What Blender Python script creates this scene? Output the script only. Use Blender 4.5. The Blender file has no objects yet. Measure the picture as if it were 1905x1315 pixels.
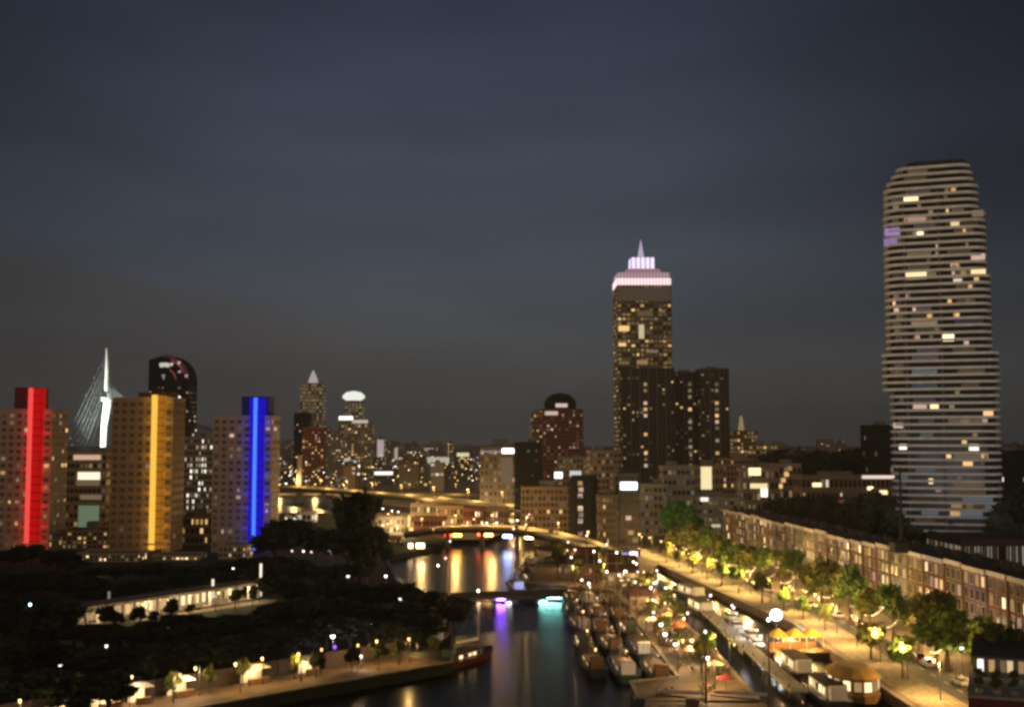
import bpy, math, random
from mathutils import Vector, Matrix
random.seed(11)
R = math.radians
SC = bpy.context.scene
COL = SC.collection

# ------------------------------------------------------------------ camera
F = 2200.0; CX, CY = 952.5, 657.5; CAMZ = 40.0
PITCH = math.atan((825 - CY) / F)
cam = bpy.data.cameras.new('camera'); camo = bpy.data.objects.new('camera', cam); COL.objects.link(camo)
cam.sensor_width = 36.0; cam.lens = 36.0 * F / 1905.0
cam.clip_start = 1.0; cam.clip_end = 40000.0
camo.location = (0, 0, CAMZ); camo.rotation_euler = (R(90) + PITCH, 0, 0)
SC.camera = camo
SC.render.engine = 'CYCLES'
SC.view_settings.view_transform = 'Standard'; SC.view_settings.look = 'None'
SC.view_settings.exposure = 0.45; SC.view_settings.gamma = 1.0
SC.cycles.use_denoising = True
SC.cycles.use_light_tree = True
SC.cycles.sample_clamp_indirect = 4.0
SC.cycles.max_bounces = 5; SC.cycles.diffuse_bounces = 2; SC.cycles.glossy_bounces = 3
SC.cycles.pixel_filter_type = 'BLACKMAN_HARRIS'; SC.cycles.filter_width = 3.0

# ------------------------------------------------------------------ night sky
W = bpy.data.worlds.new('World'); SC.world = W; W.use_nodes = True
nt = W.node_tree; nt.nodes.clear()
def N(t, **kw):
    n = nt.nodes.new(t)
    for k, v in kw.items(): setattr(n, k, v)
    return n
def mth(op, a, b=None, clamp=False):
    n = N('ShaderNodeMath', operation=op); n.use_clamp = clamp
    for i, v in enumerate((a, b)):
        if v is None: continue
        if isinstance(v, (int, float)): n.inputs[i].default_value = v
        else: nt.links.new(v, n.inputs[i])
    return n.outputs[0]
def sstep(v, a, b, lo=0., hi=1.):
    n = N('ShaderNodeMapRange', interpolation_type='SMOOTHSTEP')
    nt.links.new(v, n.inputs[0])
    for i, q in enumerate((a, b, lo, hi)): n.inputs[i + 1].default_value = q
    return n.outputs[0]
def mixc(f, a, b, mode='MIX'):
    n = N('ShaderNodeMix', data_type='RGBA', blend_type=mode)
    if isinstance(f, (int, float)): n.inputs[0].default_value = f
    else: nt.links.new(f, n.inputs[0])
    for i, v in ((6, a), (7, b)):
        if isinstance(v, tuple): n.inputs[i].default_value = (*v, 1)
        else: nt.links.new(v, n.inputs[i])
    return n.outputs[2]
tc = N('ShaderNodeTexCoord'); sp = N('ShaderNodeSeparateXYZ'); nt.links.new(tc.outputs['Generated'], sp.inputs[0])
sx, sy, sz = sp.outputs
ramp = N('ShaderNodeValToRGB'); nt.links.new(sz, ramp.inputs[0])
el = ramp.color_ramp.elements
stops = [(0.0, (.038, .037, .036)), (.06, (.042, .043, .044)), (.14, (.041, .048, .060)), (.22, (.036, .044, .064)), (.36, (.020, .026, .043)), (.7, (.010, .013, .020))]
el[0].position, el[0].color = stops[0][0], (*stops[0][1], 1)
el[1].position, el[1].color = stops[-1][0], (*stops[-1][1], 1)
for pz, c in stops[1:-1]:
    e = el.new(pz); e.color = (*c, 1)
nz = N('ShaderNodeTexNoise'); nz.inputs['Scale'].default_value = 3.2; nz.inputs['Detail'].default_value = 4
mp = N('ShaderNodeMapping'); mp.inputs['Scale'].default_value = (1, 1, 4.5); mp.inputs['Rotation'].default_value = (0, R(14), 0)
nt.links.new(tc.outputs['Generated'], mp.inputs[0]); nt.links.new(mp.outputs[0], nz.inputs[0])
cl = sstep(nz.outputs[0], .3, .7, .89, 1.11)
# clearer, darker sky to the right and far left, glow of the city in the middle
right = sstep(sx, .04, .42, 1.0, .34); left = sstep(sx, -.45, -.10, .55, 1.0)
hi = sstep(sz, .02, .22)
fac = mth('MULTIPLY', right, left)
fac = mth('ADD', mth('MULTIPLY', fac, hi), mth('MULTIPLY', mth('ADD', mth('MULTIPLY', fac, .45), .55), mth('SUBTRACT', 1.0, hi)))
fac = mth('MULTIPLY', fac, cl)
# a low bank of warm lit cloud on the left, its top edge sinking towards the right
edge = mth('SUBTRACT', sz, mth('ADD', mth('MULTIPLY', sx, -.20), .075))
edge = mth('ADD', edge, mth('MULTIPLY', mth('SUBTRACT', nz.outputs[0], .5), .03))
bank = mth('MULTIPLY', sstep(edge, -.016, .010, 1.0, 0.0), sstep(sx, -.03, -.14))
bank = mth('MULTIPLY', bank, sstep(sz, .02, .13, .35, 1.0))
col = mixc(mth('MULTIPLY', bank, .55), ramp.outputs[0], (.046, .040, .036))
g = N('ShaderNodeVectorMath', operation='SCALE'); nt.links.new(col, g.inputs[0]); nt.links.new(fac, g.inputs['Scale'])
# warm glow added to the unseen sky behind the viewer to light the facades
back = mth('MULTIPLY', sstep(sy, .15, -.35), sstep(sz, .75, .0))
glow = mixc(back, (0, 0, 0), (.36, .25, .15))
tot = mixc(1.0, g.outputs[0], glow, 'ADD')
sky = N('ShaderNodeTexSky', sky_type='NISHITA'); sky.sun_disc = False; sky.sun_elevation = R(-6); sky.sun_rotation = R(200)
tot = mixc(.006, tot, sky.outputs[0], 'ADD')
bg = N('ShaderNodeBackground'); bg.inputs[1].default_value = 1.06
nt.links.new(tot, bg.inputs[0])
ow = N('ShaderNodeOutputWorld'); nt.links.new(bg.outputs[0], ow.inputs[0])

# ------------------------------------------------------------------ pixel -> world
def ray(px, py):
    x = (px - CX) / F; y = (CY - py) / F
    return x, math.cos(PITCH) - y * math.sin(PITCH), math.sin(PITCH) + y * math.cos(PITCH)
def at(px, py, Y):
    dx, dy, dz = ray(px, py); t = Y / dy
    return Vector((dx * t, Y, CAMZ + dz * t))
def G(px, py, z=0.0):
    dx, dy, dz = ray(px, py); t = (z - CAMZ) / dz
    return Vector((dx * t, dy * t, z))
def Xat(px, Y): return at(px, 825, Y).x
def Zat(py, Y): return at(CX, py, Y).z

# ------------------------------------------------------------------ materials
MATS = {}
def mat(name, c, rough=.7, var=.25, scale=1.0, metal=0.0, bump=0.0, spec=.4, stretch=(1, 1, 1)):
    if name in MATS: return MATS[name]
    m = bpy.data.materials.new(name); m.use_nodes = True
    t = m.node_tree; b = t.nodes['Principled BSDF']
    b.inputs['Roughness'].default_value = rough; b.inputs['Metallic'].default_value = metal
    b.inputs['Specular IOR Level'].default_value = spec
    tc = t.nodes.new('ShaderNodeTexCoord'); mp = t.nodes.new('ShaderNodeMapping'); mp.inputs['Scale'].default_value = stretch
    n = t.nodes.new('ShaderNodeTexNoise'); n.inputs['Scale'].default_value = scale; n.inputs['Detail'].default_value = 5
    r = t.nodes.new('ShaderNodeMapRange'); r.inputs[1].default_value = .3; r.inputs[2].default_value = .7
    r.inputs[3].default_value = 1 - var; r.inputs[4].default_value = 1 + var
    v = t.nodes.new('ShaderNodeVectorMath'); v.operation = 'SCALE'; v.inputs[0].default_value = c
    t.links.new(tc.outputs['Object'], mp.inputs[0]); t.links.new(mp.outputs[0], n.inputs[0])
    t.links.new(n.outputs[0], r.inputs[0]); t.links.new(r.outputs[0], v.inputs['Scale']); t.links.new(v.outputs[0], b.inputs['Base Color'])
    if bump:
        bp = t.nodes.new('ShaderNodeBump'); bp.inputs['Strength'].default_value = bump; bp.inputs['Distance'].default_value = .1
        t.links.new(n.outputs[0], bp.inputs['Height']); t.links.new(bp.outputs[0], b.inputs['Normal'])
    MATS[name] = m; return m
def emi(name, c, s, var=.45, sample=False):
    """something that gives off light: strength differs from one lamp or window to the next"""
    if name in MATS: return MATS[name]
    m = bpy.data.materials.new(name); m.use_nodes = True
    t = m.node_tree; t.nodes.clear()
    o = t.nodes.new('ShaderNodeOutputMaterial'); e = t.nodes.new('ShaderNodeEmission'); e.inputs[0].default_value = (*c, 1)
    oi = t.nodes.new('ShaderNodeObjectInfo'); ge = t.nodes.new('ShaderNodeNewGeometry')
    a = t.nodes.new('ShaderNodeMath'); a.operation = 'ADD'; fr = t.nodes.new('ShaderNodeMath'); fr.operation = 'FRACT'
    t.links.new(oi.outputs['Random'], a.inputs[0]); t.links.new(ge.outputs['Random Per Island'], a.inputs[1]); t.links.new(a.outputs[0], fr.inputs[0])
    r = t.nodes.new('ShaderNodeMapRange'); r.inputs[3].default_value = s * (1 - var); r.inputs[4].default_value = s * (1 + var)
    t.links.new(fr.outputs[0], r.inputs[0]); t.links.new(r.outputs[0], e.inputs[1]); t.links.new(e.outputs[0], o.inputs[0])
    m.cycles.emission_sampling = 'AUTO' if sample else 'NONE'
    MATS[name] = m; return m

brick_brown = mat('brown_brick', (.30, .205, .12), .85, .2, 2.5)
brick_red = mat('red_brick', (.17, .06, .045), .85, .25, 2.5)
brick_dark = mat('dark_brick', (.075, .055, .05), .85, .25, 2.5)
concrete = mat('concrete', (.33, .30, .26), .85, .15, .6)
concrete_grey = mat('grey_concrete', (.20, .195, .19), .85, .15, .6)
beige = mat('beige_stone', (.36, .30, .20), .8, .15, .8)
pale = mat('pale_render', (.52, .50, .46), .8, .12, .7)
slate = mat('slate_cladding', (.04, .046, .058), .6, .2, .8, spec=.2)
black_clad = mat('black_cladding', (.012, .014, .018), .7, .2, .8, spec=.15)
roof_m = mat('roof_felt', (.045, .043, .042), .9, .3, .5)
glass_dark = mat('dark_glass', (.012, .013, .016), .25, .2, .5, spec=.15)
glass_teal = mat('teal_glass', (.03, .06, .06), .15, .2, .5, spec=.6)
metal_dark = mat('dark_metal', (.06, .06, .06), .45, .2, 2, metal=.6)
metal_white = mat('white_painted_steel', (.78, .78, .76), .45, .06, 2)
white_paint = mat('white_paint', (.72, .70, .66), .6, .1, 1.5)
asphalt = mat('asphalt', (.055, .053, .05), .8, .3, .35)
paving = mat('quay_paving', (.22, .175, .12), .85, .55, 1.1)
brickpave = mat('brick_paving', (.13, .085, .055), .85, .35, .3)
grassm = mat('dark_grass', (.012, .016, .008), .95, .4, .12)
stonewall = mat('quay_stone', (.22, .185, .14), .9, .35, .5)
leaf_dark = mat('dark_foliage', (.024, .034, .016), .9, .5, .6)
leaf_green = mat('green_foliage', (.075, .125, .020), .85, .5, .6)
leaf_olive = mat('olive_foliage', (.105, .115, .024), .85, .5, .6)
leaf_bright = mat('bright_green_foliage', (.035, .13, .03), .85, .4, .6)
bark = mat('bark', (.06, .045, .03), .95, .3, 3)
wood = mat('brown_wood', (.16, .085, .04), .7, .3, 2)
canvas_y = mat('yellow_canvas', (.70, .48, .10), .8, .12, 1)
canvas_w = mat('white_canvas', (.72, .68, .6), .8, .12, 1)
hull_black = mat('black_hull', (.03, .03, .035), .4, .25, 1)
hull_green = mat('green_hull', (.035, .06, .045), .4, .25, 1)
hull_red = mat('red_hull', (.12, .03, .025), .4, .25, 1)

WARM = emi('warm_window_light', (1, .60, .24), .50, .7)
WARMB = emi('bright_warm_window_light', (1, .74, .38), 1.25, .6)
WHITEW = emi('white_window_light', (1, .90, .74), 1.1, .6)
DIM = emi('dim_window_light', (.75, .55, .30), .16, .6)
DIMB = emi('dim_brown_window_light', (.60, .40, .22), .085, .6)
DIMC = emi('dim_cool_window_light', (.45, .55, .60), .10, .5)
PINKW = emi('pink_window_light', (1, .66, .52), .38, .7)
GREENW = emi('green_panel_light', (.50, .68, .42), .22, .2)
BULBW = emi('white_bulb', (1, .93, .80), 5, .5)
BULBG = emi('golden_bulb', (1, .60, .18), 4.0, .5)
BULBP = emi('pink_bulb', (1, .70, .62), 3, .5)

# ------------------------------------------------------------------ mesh building
class MB:
    def __init__(s): s.v = []; s.f = []; s.mi = []
    def add(s, vs, fs, mi=0):
        o = len(s.v); s.v += [tuple(q) for q in vs]
        for f in fs: s.f.append(tuple(i + o for i in f)); s.mi.append(mi)
    def box(s, x0, x1, y0, y1, z0, z1, mi=0, bottom=True):
        vs = [(x0, y0, z0), (x1, y0, z0), (x1, y1, z0), (x0, y1, z0), (x0, y0, z1), (x1, y0, z1), (x1, y1, z1), (x0, y1, z1)]
        fs = [(4, 5, 6, 7), (0, 1, 5, 4), (1, 2, 6, 5), (2, 3, 7, 6), (3, 0, 4, 7)]
        if bottom: fs.append((3, 2, 1, 0))
        s.add(vs, fs, mi); return s
    def prism(s, poly, z0, z1, mi=0, taper=1.0):
        n = len(poly); cx = sum(p[0] for p in poly) / n; cy = sum(p[1] for p in poly) / n
        vs = [(p[0], p[1], z0) for p in poly] + [(cx + (p[0] - cx) * taper, cy + (p[1] - cy) * taper, z1) for p in poly]
        fs = [tuple(range(n, 2 * n)), tuple(reversed(range(n)))] + [(i, (i + 1) % n, n + (i + 1) % n, n + i) for i in range(n)]
        s.add(vs, fs, mi); return s
    def lathe(s, prof, cx=0, cy=0, n=16, mi=0):
        o = []
        for r, z in prof:
            o += [(cx + r * math.cos(2 * math.pi * k / n), cy + r * math.sin(2 * math.pi * k / n), z) for k in range(n)]
        fs = []
        for j in range(len(prof) - 1):
            for k in range(n):
                a = j * n + k; b = j * n + (k + 1) % n
                fs.append((a, b, b + n, a + n))
        fs.append(tuple(reversed(range(n)))); fs.append(tuple(range((len(prof) - 1) * n, len(prof) * n)))
        s.add(o, fs, mi); return s
    def tube(s, pts, rad, n=6, mi=0):
        pts = [Vector(p) for p in pts]; o = []
        rs = rad if isinstance(rad, (list, tuple)) else [rad] * len(pts)
        for i, p in enumerate(pts):
            d = (pts[min(i + 1, len(pts) - 1)] - pts[max(i - 1, 0)]).normalized()
            a = d.cross(Vector((0, 0, 1)) if abs(d.z) < .9 else Vector((0, 1, 0))).normalized(); b = d.cross(a)
            o += [p + (a * math.cos(2 * math.pi * k / n) + b * math.sin(2 * math.pi * k / n)) * rs[i] for k in range(n)]
        fs = []
        for j in range(len(pts) - 1):
            for k in range(n):
                q = j * n + k; w = j * n + (k + 1) % n
                fs.append((q, q + n, w + n, w))
        fs.append(tuple(range(n))); fs.append(tuple(reversed(range((len(pts) - 1) * n, len(pts) * n))))
        s.add(o, fs, mi); return s
    def bar(s, a, b, w, h, mi=0):
        """straight bar of width w (sideways) and height h between two points"""
        a = Vector(a); b = Vector(b); d = (b - a).normalized()
        sd = d.cross(Vector((0, 0, 1))).normalized() * w / 2; up = Vector((0, 0, h))
        s.add([a - sd, a + sd, b + sd, b - sd, a - sd + up, a + sd + up, b + sd + up, b - sd + up],
              [(4, 5, 6, 7), (0, 1, 5, 4), (1, 2, 6, 5), (2, 3, 7, 6), (3, 0, 4, 7), (3, 2, 1, 0)], mi); return s
    def mesh(s, name, mats):
        me = bpy.data.meshes.new(name); me.from_pydata(s.v, [], s.f)
        for m in (mats if isinstance(mats, (list, tuple)) else [mats]): me.materials.append(m)
        if any(s.mi): me.polygons.foreach_set('material_index', s.mi)
        me.update(); return me
    def build(s, name, mats, parent=None, loc=None):
        o = bpy.data.objects.new(name, s.mesh(name, mats)); COL.objects.link(o)
        if parent: o.parent = parent
        if loc is not None: o.location = loc
        return o
def tag(o, label, cat, group=None):
    o['label'] = label; o['category'] = cat
    if group: o['group'] = group
    return o
def thing(name, label, cat, loc=(0, 0, 0), rz=0, group=None):
    o = bpy.data.objects.new(name, None); COL.objects.link(o); o.empty_display_size = .5
    o.location = loc; o.rotation_euler = (0, 0, rz); return tag(o, label, cat, group)
def struct(o): o['kind'] = 'structure'; return o
def copy_tree(o, parent=None):
    c = o.copy(); COL.objects.link(c)
    if parent is not None: c.parent = parent
    for ch in o.children: copy_tree(ch, c)
    return c
def inst(name, me, parent, loc, rz=0, ry=0):
    o = bpy.data.objects.new(name, me); COL.objects.link(o); o.parent = parent; o.location = loc
    if rz or ry: o.rotation_euler = (0, ry, rz)
    return o
ORD = ['first', 'second', 'third', 'fourth', 'fifth', 'sixth', 'seventh', 'eighth', 'ninth', 'tenth', 'eleventh', 'twelfth', 'thirteenth', 'fourteenth', 'fifteenth',
       'sixteenth', 'seventeenth', 'eighteenth', 'nineteenth', 'twentieth', 'twenty-first', 'twenty-second', 'twenty-third', 'twenty-fourth', 'twenty-fifth', 'twenty-sixth', 'twenty-seventh', 'twenty-eighth']

# ------------------------------------------------------------------ windows on a facade
PANES = {}
def pane(w, h, m):
    k = (round(w, 2), round(h, 2), m.name)
    if k not in PANES:
        PANES[k] = MB().box(-w / 2, w / 2, -.10, .05, -h / 2, h / 2, bottom=True).mesh('window', m)
    return PANES[k]
def facades(parent, sides, z0, z1, rows, lits, p_lit, fw=.6, fh=.55, dark=None, rnd=random, limit=100, band=None):
    """sides: list of (origin x, y, unit dir angle, length, columns). lit windows first as single parts."""
    dark = dark or glass_dark; ws = []
    for (ox, oy, ang, L, cols) in sides:
        dx, dy = math.cos(ang), math.sin(ang); cw = L / cols; rh = (z1 - z0) / rows
        for r_ in range(rows):
            for c in range(cols):
                u = (c + .5) * cw; z = z0 + (r_ + .5) * rh
                m = rnd.choice(lits) if rnd.random() < p_lit else dark
                ws.append((m is dark, rnd.random(), (ox + dx * u, oy + dy * u, z), ang, cw * fw * (1 if m is dark else rnd.choice((1, 1, .7, .5))), rh * fh, m))
    ws.sort(key=lambda t: (t[0], t[1]))
    for q in ws[:limit]: inst('window', pane(q[4], q[5], q[6]), parent, q[2], q[3])
    rest = ws[limit:]
    if rest:
        mb = MB(); ms = []
        for q in rest:
            if q[6] not in ms: ms.append(q[6])
            M = Matrix.Translation(q[2]) @ Matrix.Rotation(q[3], 4, 'Z'); w, h = q[4] / 2, q[5] / 2
            vs = [M @ Vector(p) for p in ((-w, -.1, -h), (w, -.1, -h), (w, -.1, h), (-w, -.1, h), (-w, .05, -h), (w, .05, -h), (w, .05, h), (-w, .05, h))]
            mb.add(vs, [(0, 1, 2, 3), (1, 5, 6, 2), (4, 0, 3, 7), (3, 2, 6, 7), (4, 5, 1, 0)], ms.index(q[6]))
        o = mb.build('window', ms, parent); o['kind'] = 'stuff'

def block(name, label, cat, px0, px1, ytop, Y, D, wall, rows, cols, lits, p, fw=.6, fh=.55, rz=0, zb=0.0, scols=None, plant=True, group=None, dark=None, bands=False, limit=100, z0=None, roofm=None):
    x0, x1 = Xat(px0, Y), Xat(px1, Y); Wd = x1 - x0; H = Zat(ytop, Y) - zb
    t = thing(name, label, cat, ((x0 + x1) / 2, Y, zb), rz, group)
    MB().box(-Wd / 2, Wd / 2, 0, D, 0, H - .6).build('wall', wall, t)
    mb = MB(); a = .35
    mb.box(-Wd / 2 - .05, Wd / 2 + .05, -.05, a, H - .6, H); mb.box(-Wd / 2 - .05, Wd / 2 + .05, D - a, D + .05, H - .6, H)
    mb.box(-Wd / 2 - .05, -Wd / 2 + a, a, D - a, H - .6, H); mb.box(Wd / 2 - a, Wd / 2 + .05, a, D - a, H - .6, H)
    mb.build('parapet', wall, t)
    MB().box(-Wd / 2 + a, Wd / 2 - a, a, D - a, H - .596, H - .45).build('roof', roofm or roof_m, t)
    if plant:
        pw = Wd * random.uniform(.25, .4); px = random.uniform(-.2, .2) * Wd
        MB().box(px - pw / 2, px + pw / 2, D * .3, D * .65, H - .45, H + random.uniform(1.6, 3)).build('roof_plant_room', concrete_grey, t)
    if bands:
        mb = MB(); rh = (H - 1.2) / rows
        for k in range(1, rows): mb.box(-Wd / 2 - .18, Wd / 2 + .18, -.18, D + .1, .4 + k * rh - .18, .4 + k * rh + .18)
        mb.build('floor_bands', wall, t)
    if scols is None: scols = max(2, int(cols * D / Wd))
    facades(t, [(-Wd / 2, 0, 0, Wd, cols), (Wd / 2, 0, R(90), D, scols), (-Wd / 2, D, R(-90), D, scols)], z0 or .4, H - .8, rows, lits, p, fw, fh, dark, limit=limit)
    return t, Wd, H

def lightpt(parent, loc, color, power, size=.3):
    k = ('light', tuple(color), power, size)
    if k not in MATS:
        l = bpy.data.lights.new('lamp_light', 'POINT'); l.energy = power; l.color = color; l.shadow_soft_size = size; MATS[k] = l
    o = bpy.data.objects.new('lamp_light', MATS[k]); COL.objects.link(o); o.parent = parent; o.location = loc; return o
GOLD = (1, .60, .18); WARMC = (1, .70, .36); WHITE = (1, .93, .84)
LM = {}
def lamp(x, y, h, color, power, label, group=None, z=0.0, bulb=None, br=.35, rz=None, arm=.9):
    """street lamp: pole, arm with head, bulb under the head"""
    bulb = bulb or BULBG
    br *= .78
    t = thing('street_lamp', label, 'street lamp', (x, y, z), rz if rz is not None else random.uniform(0, 6.28), group)
    k = (h, br, bulb.name)
    if k not in LM:
        a = MB().tube([(0, 0, 0), (0, 0, .8), (0, 0, h)], [.14, .09, .06]); a.tube([(0, 0, h - .05), (arm * .5, 0, h + .25), (arm, 0, h + .3)], .045)
        b = MB().lathe([(.05, h + .38), (br * .7, h + .3), (br * 1.15, h + .12), (br * 1.15, h + .08)], arm, 0, 10)
        c = MB().lathe([(br * .98, h + .07), (br, h - .12), (br * .7, h - .38), (.06, h - .48)], arm, 0, 10)
        LM[k] = (a.mesh('pole', metal_dark), b.mesh('lamp_head', metal_dark), c.mesh('bulb', bulb))
    for nm, me in zip(('pole', 'lamp_head', 'bulb'), LM[k]): inst(nm, me, t, (0, 0, 0))
    if power: lightpt(t, (arm, 0, h - .75 - br), color, power, .15)
    return t

# ------------------------------------------------------------------ trees
def crown_mesh(seed, m, rad=3.4, hgt=5.5, z0=3.0, n=1500, leaf=.55, lobes=9):
    r = random.Random(seed); mb = MB(); L = []
    for i in range(lobes):
        a = r.uniform(0, 6.28); q = r.uniform(.15, .72) * rad; zz = z0 + hgt * r.uniform(.18, .82)
        L.append((q * math.cos(a), q * math.sin(a), zz, r.uniform(.30, .52) * rad, r.uniform(.16, .26) * hgt))
    L.append((0, 0, z0 + hgt * .78, rad * .5, hgt * .25))
    for i in range(n):
        c = r.choice(L); d = Vector((r.gauss(0, 1), r.gauss(0, 1), r.gauss(0, 1))).normalized(); s = r.random() ** .35
        p = Vector((c[0] + d.x * c[3] * s, c[1] + d.y * c[3] * s, c[2] + d.z * c[4] * s))
        if r.random() < .08: p *= 1.0 + r.uniform(.02, .08)
        nrm = Vector((r.gauss(0, 1), r.gauss(0, 1), r.gauss(.4, 1))).normalized()
        a = nrm.cross(Vector((r.gauss(0, 1), r.gauss(0, 1), r.gauss(0, 1)))).normalized(); b = nrm.cross(a); w = leaf * r.uniform(.55, 1.25); h = w * r.uniform(.5, .9)
        mb.add([p - a * w - b * h * .2, p - b * h, p + a * w, p + b * h], [(0, 1, 2, 3)])
    return mb.mesh('crown', m)
def trunk_mesh(seed, z1=6.0):
    r = random.Random(seed); mb = MB()
    mb.tube([(0, 0, -.1), (.05, 0, 1.5), (.1, .05, 3.2), (.05, .1, z1)], [.32, .24, .19, .07], 7)
    for i in range(6):
        a = r.uniform(0, 6.28); z = r.uniform(2.6, 4.6); q = r.uniform(1.4, 2.4)
        mb.tube([(.08, .03, z), (q * .5 * math.cos(a), q * .5 * math.sin(a), z + .9), (q * math.cos(a), q * math.sin(a), z + 1.9)], [.11, .08, .03], 5)
    return mb.mesh('trunk', bark)
CROWNS = {k: [crown_mesh(s * 7 + j, m, n=nn, leaf=lf) for j in range(4)] for s, (k, m, nn, lf) in enumerate((('dark', leaf_dark, 1500, .5), ('green', leaf_green, 1300, .42), ('olive', leaf_olive, 1300, .42), ('bright', leaf_bright, 1500, .42)))}
TRUNKS = [trunk_mesh(j) for j in range(3)]
def tree(x, y, h, kind, label, group=None, spread=1.0, z=0.0):
    t = thing('tree', label, 'tree', (x, y, z), random.uniform(0, 6.28), group)
    s = h / 8.3; t.scale = (s * spread, s * spread, s)
    inst('trunk', random.choice(TRUNKS), t, (0, 0, 0)); inst('crown', random.choice(CROWNS[kind]), t, (0, 0, 0))
    return t

# ================================================================== ground and water
def water_mat():
    m = bpy.data.materials.new('dark_water'); m.use_nodes = True; t = m.node_tree; b = t.nodes['Principled BSDF']
    b.inputs['Base Color'].default_value = (.006, .010, .012, 1); b.inputs['Roughness'].default_value = .27; b.inputs['IOR'].default_value = 1.33
    b.inputs['Specular IOR Level'].default_value = .16
    tc = t.nodes.new('ShaderNodeTexCoord'); n = t.nodes.new('ShaderNodeTexNoise'); n.inputs['Scale'].default_value = .22; n.inputs['Detail'].default_value = 6
    bp = t.nodes.new('ShaderNodeBump'); bp.inputs['Strength'].default_value = .14; bp.inputs['Distance'].default_value = .5
    t.links.new(tc.outputs['Object'], n.inputs[0]); t.links.new(n.outputs[0], bp.inputs['Height']); t.links.new(bp.outputs[0], b.inputs['Normal']); return m
WZ = -2.0
def river_mat():
    m = water_mat().copy(); m.name = 'river_water'; b = m.node_tree.nodes['Principled BSDF']; b.inputs['Base Color'].default_value = (.03, .075, .075, 1); b.inputs['Specular IOR Level'].default_value = .6; return m
mb = MB(); mb.add([(-700, 688, WZ + .01), (-70, 688, WZ + .01), (-70, 935, WZ + .01), (-700, 935, WZ + .01)], [(0, 1, 2, 3)]); struct(mb.build('river', river_mat()))
mb = MB(); mb.add([(-15000, -300, WZ), (15000, -300, WZ), (15000, 20000, WZ), (-15000, 20000, WZ)], [(0, 1, 2, 3)]); struct(mb.build('water', water_mat()))
def land(name, poly, m, z=0.0): return struct(MB().prism(poly, -6, z).build(name, m))
left_edge = [(-90, 138), (-53, 178), (-32, 200), (-11, 221), (-13, 262), (-22, 312), (-33, 345), (-45, 425), (-28, 470)]
land('left_bank', [(-700, 138)] + left_edge + [(-28, 640), (-85, 690), (-700, 690)], grassm)
right_edge = [(9, 640), (9, 470), (10, 420), (4, 345), (15, 336), (28, 326), (28.5, 207), (20, 203), (20, 188), (38.6, 188), (39.2, 240), (36.8, 330), (43, 372), (48.7, 400), (56, 326), (63, 267), (62, 232), (61, 193), (61, 120)]
land('right_bank', right_edge + [(700, 120), (700, 1000), (9, 1000)], brickpave)
land('far_bank', [(-3000, 930), (-140, 930), (-85, 700), (9, 650), (9.0, 1000.5), (700.5, 1000.5), (700.5, 900), (4000, 900), (14000, 19000), (-14000, 19000)], mat('city_ground', (.15, .12, .09), .9, .5, .02), -.01)
# promenade roadway and pavements on the right bank
def strip(name, pts, m, z):
    mb = MB(); n = len(pts)
    mb.add([(a[0], a[1], z) for a in pts] + [(a[2], a[3], z) for a in pts], [(i, n + i, n + i + 1, i + 1) for i in range(n - 1)]); return struct(mb.build(name, m))
prom = [(62.0, 150), (62.0, 193), (63.0, 232), (64.0, 267), (57, 326), (50, 395), (44, 440), (40, 480)]
strip('promenade_paving', [(x + .6, y, x + 7.5, y) for x, y in prom], paving, .012)
strip('road', [(x + 7.8, y, x + 13.5, y) for x, y in prom], asphalt, .008)
strip('pavement', [(x + 14, y, 90 - (y - 190) * .03, y) for x, y in prom if y < 460], paving, .012)
mb = MB()
for (xa, ya), (xb, yb) in zip(prom[:-1], prom[1:]):
    for o_ in (7.5, 13.5): mb.bar((xa + o_ + .15, ya, 0), (xb + o_ + .15, yb, 0), .3, .13)
struct(mb.build('kerb', stonewall))
mb = MB()
for (xa, ya), (xb, yb) in zip(prom[:-1], prom[1:]):
    L = math.hypot(xb - xa, yb - ya); k = int(L / 6)
    for i in range(k):
        a = (i + .2) / k; b = (i + .6) / k
        mb.add([(xa + (xb - xa) * a + 10.6, ya + (yb - ya) * a, .014), (xa + (xb - xa) * a + 10.75, ya + (yb - ya) * a, .014), (xa + (xb - xa) * b + 10.75, ya + (yb - ya) * b, .014), (xa + (xb - xa) * b + 10.6, ya + (yb - ya) * b, .014)], [(0, 1, 2, 3)])
struct(mb.build('road_markings', white_paint))
# quay copings
def coping(pts, z=0.0):
    mb = MB()
    for a, b in zip(pts[:-1], pts[1:]): mb.bar((a[0], a[1], z), (b[0], b[1], z), .7, .22)
    return struct(mb.build('quay_coping', stonewall))
coping(left_edge[:-1]); coping(right_edge[1:])
# paved quay on the near left bank
strip('quay_path', [(-90, 139, -98, 147), (-53.5, 178.6, -61, 187), (-32.5, 200.6, -39, 209), (-12, 221.5, -20, 229)], brickpave, .012)
strip('upper_path', [(-96, 256, -100, 252), (-64, 309, -59, 306)], paving, .012)
# golden boulevard beyond the bridge
strip('boulevard', [(-26, 500, -10, 500), (-62, 560, -2, 545), (-82, 690, 8, 640)], paving, .012)
strip('far_boulevard', [(-84, 702, 7, 652), (-120, 860, 8, 860)], paving, .008)

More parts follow.
